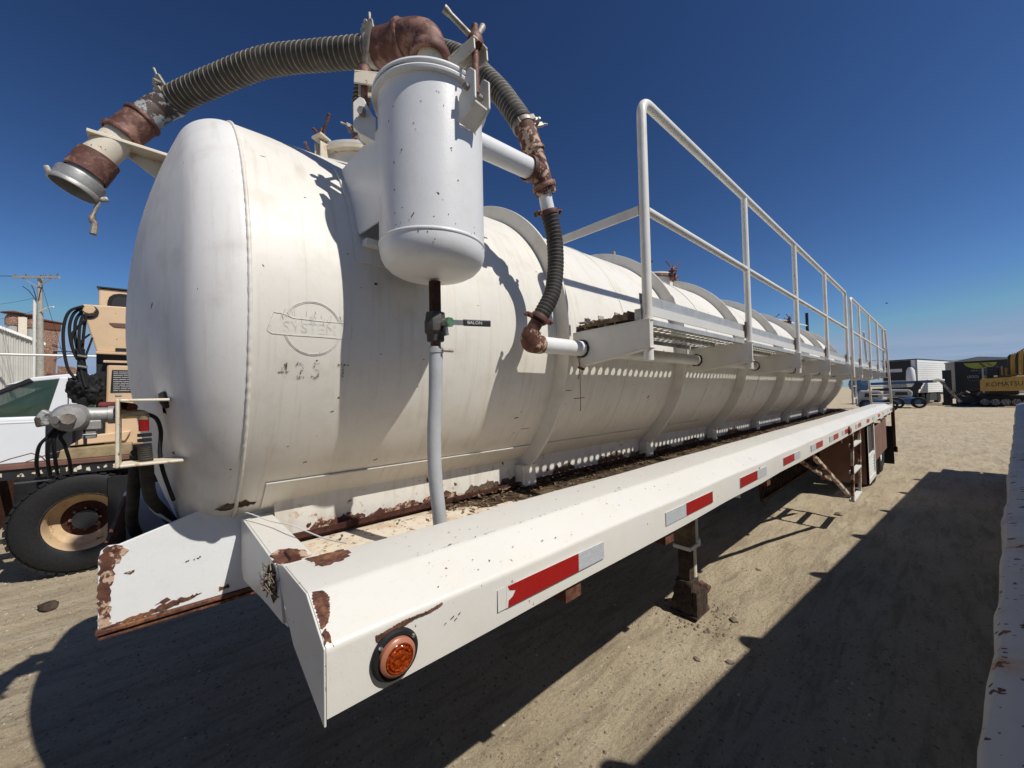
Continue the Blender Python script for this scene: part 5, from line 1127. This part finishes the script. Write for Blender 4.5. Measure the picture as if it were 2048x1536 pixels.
m.build('roof_trim', 'greyp', SH); m = MB(); m.box(-.05, 0, .0, 22, 0, zc); m.box(-16, -15.95, 0, 22, 0, zc); m.box(-16, 0, 21.9, 22, 0, zc); m.build('side_wall', 'shed', SH)
# horizontal pipe
PI_ = local('overhead_pipe', 'grey horizontal pipe running in front of the corrugated shed', 'pipe', 0, 24)
zp = hz(709, 80, 24); m = MB(); m.tube([(-3, 0, zp), (5.2, 0, zp + .25)], .075, 12); m.build('pipe', 'galv', PI_)
for x in (-2.6,): MB().tube([(x, 0, 0), (x, 0, zp)], .06, 10).build('support', 'galv', PI_)
# stacks
def stack(px0, px1, top, D, lab, seed, bot='greyp'):
    o = local('dust_stack', lab, 'stack', (px0 + px1) / 2, D, 'rusty dust stacks behind the shed'); r = (px1 - px0) * K * D / 2 * .95; zt_ = hz(top, px0, D); rnd = random.Random(seed)
    MB().lathe([(r * .8, 0), (r * .8, zt_ - 1.6)], (0, 0, 0), (0, 0, 1), 20).build('shaft', bot, o)
    MB().lathe([(r * .8, zt_ - 1.6), (r, zt_ - 1.5), (r * 1.03, zt_ - .9), (r * .9, zt_ - .55), (r * .7, zt_ - .35)], (0, 0, 0), (0, 0, 1), 20).build('collar', 'peel', o)
    MB().lathe([(r * 1.5, zt_ - .22), (r * 1.45, zt_ - .15), (.0001, zt_ + .1), (.0001, zt_), (r * 1.4, zt_ - .25)], (0, 0, 0), (0, 0, 1), 20).build('rain_cap', 'rust', o)
    for a in range(3): MB().bar((r * .7 * math.cos(a * 2.1), r * .7 * math.sin(a * 2.1), zt_ - .6), (r * 1.1 * math.cos(a * 2.1), r * 1.1 * math.sin(a * 2.1), zt_ - .15), .06).build('cap_strut', 'rust', o)
    return o
stack(14, 38, 622, 42, 'leftmost rusty capped stack rising behind the shed roof', 1); stack(51, 72, 628, 43, 'middle rusty stack between the cream duct and the utility pole', 2)
DU = local('cream_duct', 'narrow cream duct standing between the two rusty stacks', 'duct', 44, 42); m = MB(); m.box(-.3, .3, -.3, .3, 0, hz(634, 44, 42)); m.build('duct_shaft', 'cream', DU)
BK = local('bucket_elevator', 'tall rust eaten tower with a small crow walk right of the utility pole', 'tower', 97, 40)
zt_ = hz(637, 97, 40); m = MB(); m.prism([(-.75, -.4, zt_ - .9), (.75, -.4, zt_ - 1.1), (.62, -.4, zt_ - 2.4), (.45, -.4, zt_ - 5.8), (.40, -.4, 0), (-.55, -.4, 0)], (0, .9, 0)); m.build('tower_leg', 'peel', BK)
m = MB(); m.prism([(-.85, -.6, zt_ - .05), (1.1, -.6, zt_ - .35), (1.1, -.6, zt_ - .45), (-.85, -.6, zt_ - .2)], (0, 1.2, 0)); m.build('roof_sheet', 'rust', BK)
m = MB(); m.box(-.7, .8, -.5, .5, zt_ - 1.2, zt_ - .4); m.build('head_box', 'rust', BK, bevel=.1)
m = MB(); m.bar((.3, -.5, zt_ - 3.4), (1.7, -.5, zt_ - 3.3), .1); m.bar((.4, -.5, zt_ - 4.2), (1.6, -.5, zt_ - 3.4), .06); m.bar((.2, -.5, zt_ - 2.6), (1.2, -.5, zt_ - 3.3), .05); m.build('crow_walk', 'blackp', BK)
m = MB(); m.prism([(.6, -.6, hz(732, 105, 40)), (1.7, -.6, hz(732, 105, 40)), (2.3, -.6, hz(748, 105, 40)), (2.3, -.6, 0), (.6, -.6, 0)], (0, 1, 0)); m.build('lower_hopper', 'peel', BK)
# utility pole
UP = local('utility_pole', 'grey wooden utility pole with crossarm, floodlights and street light', 'pole', 78, 27.5, face=False)
zt_ = hz(552, 78, 27.5); MB().tube([(.12, 0, 0), (0, 0, zt_)], lambda L: .24 - .011 * L, 14).build('shaft', 'concrete', UP)
MB().tube([(-.26, -.1, 0), (-.24, -.1, hz(600, 70, 27.5))], .085, 10).build('conduit', 'steelwhite', UP)
MB().bar((-1.75, -.15, zt_ + .0), (1.55, -.15, zt_ - .10), .11, .14).build('crossarm', 'concrete', UP)
for sg in (-1, 1): MB().bar((sg * 1.05, -.15, zt_ - .1), (0, -.15, zt_ - .75), .05).build('arm_brace', 'greyp', UP)
for x in (-1.6, -.8, .5, .95, 1.4): MB().lathe([(.0001, .17), (.05, .15), (.04, .08), (.06, .04), (.04, 0)], (x, -.15, zt_ + .05), (0, 0, 1), 10).build('insulator', 'greyiron', UP)
MB().lathe([(.0001, .13), (.035, .1), (.035, 0)], (.05, 0, zt_ + .02), (0, 0, 1), 10).build('pole_cap', 'blackp', UP)
zl_ = hz(613, 100, 27.5); LA = MB().tube([(.05, -.1, zl_ - .35), (.6, -.1, zl_ - .1), (1.1, -.1, zl_)], .05, 10, sub=3).build('street_light', 'steelwhite', UP)
MB().lathe([(.0001, .05), (.1, .03), (.17, -.08), (.16, -.2), (.0001, -.26)], (1.28, -.1, zl_ - .02), (.15, 0, 1), 14).build('lamp_head', 'steelwhite', LA)
for (x, z, xx, zz) in ((-.1, hz(600, 70, 27.5), -1.05, hz(572, 45, 27.5)), (-.05, hz(600, 70, 27.5), -.42, hz(570, 66, 27.5)), (.1, hz(600, 70, 27.5), .3, hz(573, 86, 27.5))):
    o = MB().tube([(x, -.15, z), ((x + xx) / 2, -.15, (z + zz) / 2 + .15), (xx, -.15, zz)], .025, 8, sub=3).build('flood_arm', 'blackp', UP); MB().bar((xx - .2, -.2, zz + .05), (xx + .12, -.2, zz - .08), .12, .1).build('flood_lamp', 'steelwhite', o, bevel=.02)
def span(a, b, sag, lab):
    a, b = Vector(a), Vector(b); P = [a.lerp(b, t / 14) - Vector((0, 0, sag * 4 * (t / 14) * (1 - t / 14))) for t in range(15)]
    tag(MB().tube(P, .011, 5).build('power_line', 'black'), lab, 'wire', 'power lines to the utility pole')
up = UP.location
rv = Vector((R_.x, R_.y, 0)).normalized(); fv = Vector((F_.x, F_.y, 0)).normalized()
for k, (dx, dz, L, ez, lab) in enumerate([(-1.6, zt_ + G + .1, -22, 4.2, 'uppermost thin wire running left from the end of the crossarm'), (-.8, zt_ + G + .1, -22, 3.0, 'thin wire running left from the middle of the crossarm'), (-.1, hz(592, 70, 27.5) + G, -14, 1.2, 'wire leaving left just above the floodlight arms'), (-.1, hz(618, 70, 27.5) + G, -14, .65, 'thick wire leaving left below the floodlight arms')]):
    span(Vector((up.x, up.y, 0)) + rv * dx + Vector((0, 0, dz)), Vector((up.x, up.y, 0)) + rv * (dx + L) + fv * 6 + Vector((0, 0, dz + ez)), .3, lab)
span(Vector((up.x, up.y, 0)) + rv * .1 + Vector((0, 0, zt_ - .6)), Vector((up.x, up.y, 0)) + rv * 3.5 - fv * 1 + Vector((0, 0, 3.0)), .1, 'guy wire dropping to the right from the pole top')

# ================================================================== far right: yard equipment
# white trailer
RT_ = local('box_trailer', 'white box trailer with ribbed side standing across the yard', 'trailer', 1836, 36, turn=.49, face=False)
Hh = hz(717, 1836, 36); L_ = 6.6
m = MB(); m.box(0, L_ + 3, 0, 2.5, 1.05, Hh); m.build('cargo_box', 'box', RT_, bevel=.03)
m = MB()
for k in range(14): m.box(.15, L_ + 2.9, -.012, 0, 1.2 + k * .205, 1.2 + k * .205 + .02)
m.build('side_ribs', 'greyp', RT_)['kind'] = 'stuff'
m = MB(); m.box(-.01, L_ + 3, -.02, 0, Hh - .07, Hh + .02); m.box(-.03, 0, 0, 2.5, Hh - .07, Hh + .02); m.build('top_rail', 'blackp', RT_)
m = MB(); m.box(-.04, 0, -.02, .12, 1.05, Hh - .07); m.build('corner_post', 'greyp', RT_)
for x in (1.5, 2.7, 5.6): MB().lathe([(.0001, 0), (.5, 0), (.5, .3), (.0001, .3)], (x, .1, .52), (0, 1, 0), 24).build('wheel', 'black', RT_)
m = MB(); m.box(.6, .75, .2, .35, 0, 1.05); m.box(.6, 7.0, .3, .5, .8, 1.05); m.box(3.2, 5.0, .1, 2.4, .25, 1.0); m.build('underframe', 'blackp', RT_)
m = MB(); m.box(-.05, -.03, .42, 2.40, 2.25, Hh - .1); m.build('nose_panel', 'blackp', RT_)
for k in range(3): MB().box(-.045, -.03, .45 + k * .65, 1.05 + k * .65, 1.1, 2.2).build('lower_panel', 'greyp', RT_, bevel=.01)
m = MB(); m.lathe([(.0001, 1.15), (.16, 1.1), (.30, .8), (.34, 0), (.30, -.8), (.16, -1.0), (.0001, -1.05)], (-.12, .42, 2.35), (0, 0, 1), 14); m.build('cooling_unit', 'box', RT_)
# dark panel
DP = local('steel_bin', 'plain dark grey steel bin standing at the corner of the white trailer', 'bin', 1893, 33); wdt = 18 * K * 33 * .66
m = MB(); m.box(-wdt / 2 * .9, wdt * .6, 0, 1.2, .25, hz(740, 1893, 33)); m.build('bin_body', 'greyp', DP); m = MB(); m.box(-.3, .3, .1, 1.0, 0, .25); m.build('skid', 'blackp', DP)
DP.children[0].data.materials[0] = M['blackp']
# black trailer with green oval sign
BT = local('sign_trailer', 'black box trailer lettered with phone lines under a yellow green half oval sign', 'trailer', 1911, 34.5, turn=.25)
Wb = (2024 - 1911) * K * 34.5 * .70; h3 = hz(722, 1915, 34.5)
m = MB(); m.box(0, Wb, 0, 2.4, .9, h3); m.build('cargo_box', 'blackp', BT, bevel=.02)
m = MB(); m.prism([(-.05, -.05, h3), (Wb * .40, -.05, h3 + .32), (Wb + .05, -.05, h3 + .1), (Wb + .05, -.05, h3), (-.05, -.05, h3 - .08)], (0, 2.5, 0)); m.build('roof', 'greyp', BT)
M['lime'] = plain('lime_sign', (.30, .34, .04), .5, 0, .1, 2, .0003)
pl = [(Wb * .43 + Wb * .27 * math.cos(a), -.03, h3 - .22 + .52 * math.sin(a)) for a in [PI + PI * k / 24 for k in range(25)]]
m = MB(); m.prism(pl, (0, .02, 0)); m.build('oval_sign', 'lime', BT)
m = MB(); m.prism([(Wb * .40, -.045, h3 - .25), (Wb * .45, -.045, h3 - .25), (Wb * .53, -.045, h3 - .60), (Wb * .48, -.045, h3 - .66)], (0, .01, 0)); m.prism([(Wb * .52, -.045, h3 - .25), (Wb * .57, -.045, h3 - .32), (Wb * .62, -.045, h3 - .50), (Wb * .60, -.045, h3 - .55)], (0, .01, 0)); m.build('sign_figure', 'brown', BT)
for txt, z, x, sz in (('SALES & SERVICE OF', h3 - .95, .95, .17), ('CO. OF LP', h3 - 1.18, 1.4, .17), ('(830) 768-2', h3 - 1.52, .70, .33), ('- - - - - -', h3 - 1.80, .75, .20)):
    place_text(text_mesh(txt, sz), lambda a, b, x=x, z=z: (x + a, -.03, z + b), 'lettering', 'greyp', BT)
for x in (1.0, 2.2): MB().lathe([(.0001, 0), (.42, 0), (.42, .3), (.0001, .3)], (x, .1, .44), (0, 1, 0), 20).build('wheel', 'black', BT)
m = MB(); m.box(.2, Wb, .2, 2.2, .5, .9); m.build('chassis', 'black', BT)
m = MB(); m.box(Wb * .44, Wb * .47, -.15, -.05, 1.0, h3 - .7); m.build('door_bar', 'greyp', BT)
# far gabled building
FG = local('metal_warehouse', 'low white gabled warehouse roof far behind the black sign trailer', 'warehouse', 1955, 70)
z1_, z2_ = hz(714, 1955, 70), hz(721, 1955, 70); m = MB(); m.prism([(-7, 0, z2_ - .1), (0, 0, z1_), (6, 0, z2_ - .3), (6, 0, z2_ - 1.0), (0, 0, z1_ - .5), (-7, 0, z2_ - .8)], (0, 12, 0)); m.build('roof', 'box', FG)
m = MB(); m.prism([(-6.6, .3, 0), (-6.6, .3, z2_ - .8), (0, .3, z1_ - .5), (5.6, .3, z2_ - 1.0), (5.6, .3, 0)], (0, 11, 0)); m.build('walls', 'steelwhite', FG)
# excavator
EX = local('excavator', 'yellow excavator with its lettered arm stretched low across the yard at far right', 'excavator', 1961, 29.5)
D = 29.5; k_ = K * D; X_ = lambda px: (px - 1961) * k_ * .645 / (1 + (px - 1961) * .00075)
H_ = lambda py, px: (hz(py, px, D) - 1.65 + G) * (1 - X_(px) * .777 / D) + 1.65 - G
m = MB(); m.prism([(X_(1960), 0, H_(782, 1960)), (X_(1960), 0, H_(761, 1960)), (X_(1963), 0, H_(757, 1960)), (X_(2075), 0, H_(750, 2060)), (X_(2110), 0, H_(753, 2100)), (X_(2110), 0, H_(780, 2100))], (0, .5, 0)); m.build('arm', 'yellow', EX, bevel=.04)
place_text(text_mesh('KOMATSU', .46), lambda a, b: (X_(1971.5) + a * .80, -.012, H_(772.5, 1985) + b + a * .02), 'lettering', 'blackp', EX)
m = MB(); m.box(X_(1988), X_(1996), .05, .3, H_(754, 1990), H_(750, 1990)); m.build('arm_lug', 'tan', EX, bevel=.02)
m = MB(); m.box(X_(1976), X_(2040), 1.3, 3.2, .9, H_(756, 2000)); m.box(X_(1974), X_(2000), 1.0, 2.2, H_(756, 2000), H_(732, 1985)); m.build('machine_body', 'blackp', EX, bevel=.08)
m = MB(); m.box(X_(2004), X_(2008), .9, 1.4, H_(750, 2000), H_(731, 2000)); m.box(X_(2012), X_(2060), .9, 1.5, H_(751, 2000), H_(735, 2000)); m.build('side_panel', 'yellow', EX)
rnd = random.Random(12)
for k in range(9):
    x = X_(2024) + k * .12; zt2 = H_(712 - 1.9 * k if k < 5 else 702, 2040); o = MB().tube([(x - .1, .3 + rnd.uniform(0, .5), H_(748, 2040)), (x - .06, .3, (zt2 + 3) / 2 + .4), (x + .12, .35, zt2)], .07, 8, sub=3).build('boom_plate' if k % 3 else 'hydraulic_hose', 'yellow' if k % 3 else 'blackp', EX)
m = MB(); m.prism([(X_(2026), .7, H_(748, 2040)), (X_(2024), .7, H_(722, 2040)), (X_(2034), .7, H_(705, 2040)), (X_(2060), .7, H_(692, 2040)), (X_(2075), .7, H_(748, 2040))], (0, .6, 0)); m.build('boom_foot', 'yellow', EX, bevel=.05)
TR = MB(); TR.prism([(X_(1955), .8, .35), (X_(1958), .8, .05), (X_(2075), .8, .05), (X_(2085), .8, .4), (X_(2075), .8, .85), (X_(1962), .8, .85)], (0, .6, 0)); TR.build('crawler_track', 'black', EX, bevel=.06)
TR = MB(); TR.prism([(X_(1955), 3.0, .35), (X_(1958), 3.0, .05), (X_(2075), 3.0, .05), (X_(2085), 3.0, .4), (X_(2075), 3.0, .85), (X_(1962), 3.0, .85)], (0, .6, 0)); TR.build('crawler_track', 'black', EX, bevel=.06)
for k in range(6): MB().lathe([(.0001, 0), (.24, 0), (.24, .1), (.0001, .1)], (X_(1968) + k * .5, .72, .36), (0, 1, 0), 14).build('track_roller', 'greyiron', EX)
# machinery between
WR = local('wrecked_machine', 'dark heap of skid mounted pump machinery below the black sign trailer', 'machine', 1925, 31.5)
rnd = random.Random(17)
for k in range(26):
    x = rnd.uniform(-.6, 1.2); z = rnd.uniform(.1, 1.2); a = Vector((x, rnd.uniform(-.3, .8), z)); d_ = Vector((rnd.uniform(-.5, .5), 0, rnd.uniform(-.3, .3)))
    (MB().bar(a, a + d_, rnd.uniform(.04, .15)) if k % 3 else MB().tube([a, a + d_], rnd.uniform(.04, .14), 10)).build('machine_part', rnd.choice(['blackp', 'blackp', 'greyiron', 'black', 'iron']), WR)
m = MB(); m.box(-.7, 1.5, -.2, .9, .0, .18); m.build('skid', 'blackp', WR); m = MB(); m.box(-.4, 1.2, .2, .9, .18, .8); m.build('engine_block', 'blackp', WR, bevel=.06)
# boom lifts
def lift(px, D, lab, s_=1.0, flip=1, armlab=True):
    o = local('boom_lift', lab, 'boom lift', px, D, turn=.2)
    m = MB(); m.box(-.1, 1.5, 0, 2.0, .28, .80); m.build('chassis', 'blue', o, bevel=.05)
    h_ = MB(); h_.prism([(-.4, .1, .85), (1.0, .1, .85), (1.05, .1, 1.25), (.85, .1, 1.45), (-.2, .1, 1.48), (-.4, .1, 1.1)], (0, 1.7, 0)); h_.build('counterweight_hood', 'greyp', o, bevel=.08)
    m = MB(); m.prism([(.0, .085, 1.0), (.75, .085, 1.0), (.70, .085, 1.25), (.05, .085, 1.27)], (0, .01, 0)); m.build('hood_vent', 'blackp', o)
    for x in (.10, 1.30): 
        w_ = MB().lathe([(.26, 0), (.38, -.01), (.42, .04), (.42, .26), (.38, .3)], (x, -.15, .42), (0, 1, 0), 28).build('wheel', 'black', o); MB().lathe([(.26, .02), (.2, .08), (.0001, .08)], (x, -.15, .42), (0, 1, 0), 20).build('rim', 'greyp', w_)
    return o
l1 = lift(1789, 30.5, 'blue boom lift with grey hood and a folded arm reaching right')
zA = hz(765, 1800, 30.5); zB = hz(762, 1880, 30.5)
MB().bar((-1.5, .9, zA - .05), (2.5, .9, zB), .18, .2).build('main_boom', 'blue', l1); MB().bar((-1.2, .7, zA - .55), (1.6, .7, zA - .42), .2, .2).build('lower_boom', 'blackp', l1); MB().bar((-1.0, .8, zA - .85), (1.5, .8, zA - .75), .1, .14).build('lift_cylinder', 'greyiron', l1)
MB().tube([(2.3, .8, zB), (2.6, .8, zB + .10), (2.9, .8, zB)], .13, 10).build('boom_knuckle', 'galv', l1)
MB().bar((2.7, .75, zB + .05), (3.7, .75, hz(802, 1910, 30.5)), .12, .16).build('jib', 'greyiron', l1); MB().bar((2.85, .85, zB), (3.5, .85, hz(800, 1900, 30.5) + .2), .06, .06).build('jib_cylinder', 'chrome', l1)
MB().bar((1.1, .8, zA - .9), (1.6, .8, zA), .3, .4).build('riser', 'blackp', l1)
l2 = lift(1728, 27.5, 'dark blue boom lift seen between the walkway and the deck of the trailer'); l2.children[0].data.materials[0] = M['blue']
MB().bar((-1.0, .9, hz(743, 1740, 27.5)), (2.2, .9, hz(742, 1740, 27.5)), .2, .22).build('main_boom', 'galv', l2); MB().lathe([(.0001, .5), (.5, .4), (.62, 0), (.5, -.4), (.0001, -.5)], (-.1, .8, hz(768, 1735, 27.5)), (0, -1, 0), 14).build('hose_reel', 'blue', l2)
MB().bar((-.8, .6, hz(752, 1740, 27.5)), (1.8, .6, hz(750, 1740, 27.5)), .14, .16).build('lower_boom', 'blackp', l2)
# grey sedan-like hood beside it
BD = local('bird', 'small dark bird in flight above the far trailers', 'bird', 1781, 30)
BD.location.z = G
m = MB(); zb_ = hz(605, 1781, 30); m.lathe([(.0001, -.09), (.03, -.04), (.035, .02), (.02, .07), (.0001, .10)], (0, 0, zb_), (1, .2, 0), 8); m.prism([(-.02, -.0, zb_ + .01), (.05, -.0, zb_ + .01), (-.03, -.17, zb_ + .05)], (0, 0, .006)); m.prism([(-.02, .0, zb_ + .01), (.05, .0, zb_ + .01), (-.03, .17, zb_ + .05)], (0, 0, .006)); m.build('body', 'blackp', BD)
for o in list(bpy.data.objects):
    if o.get('local') is not None: del o['local']
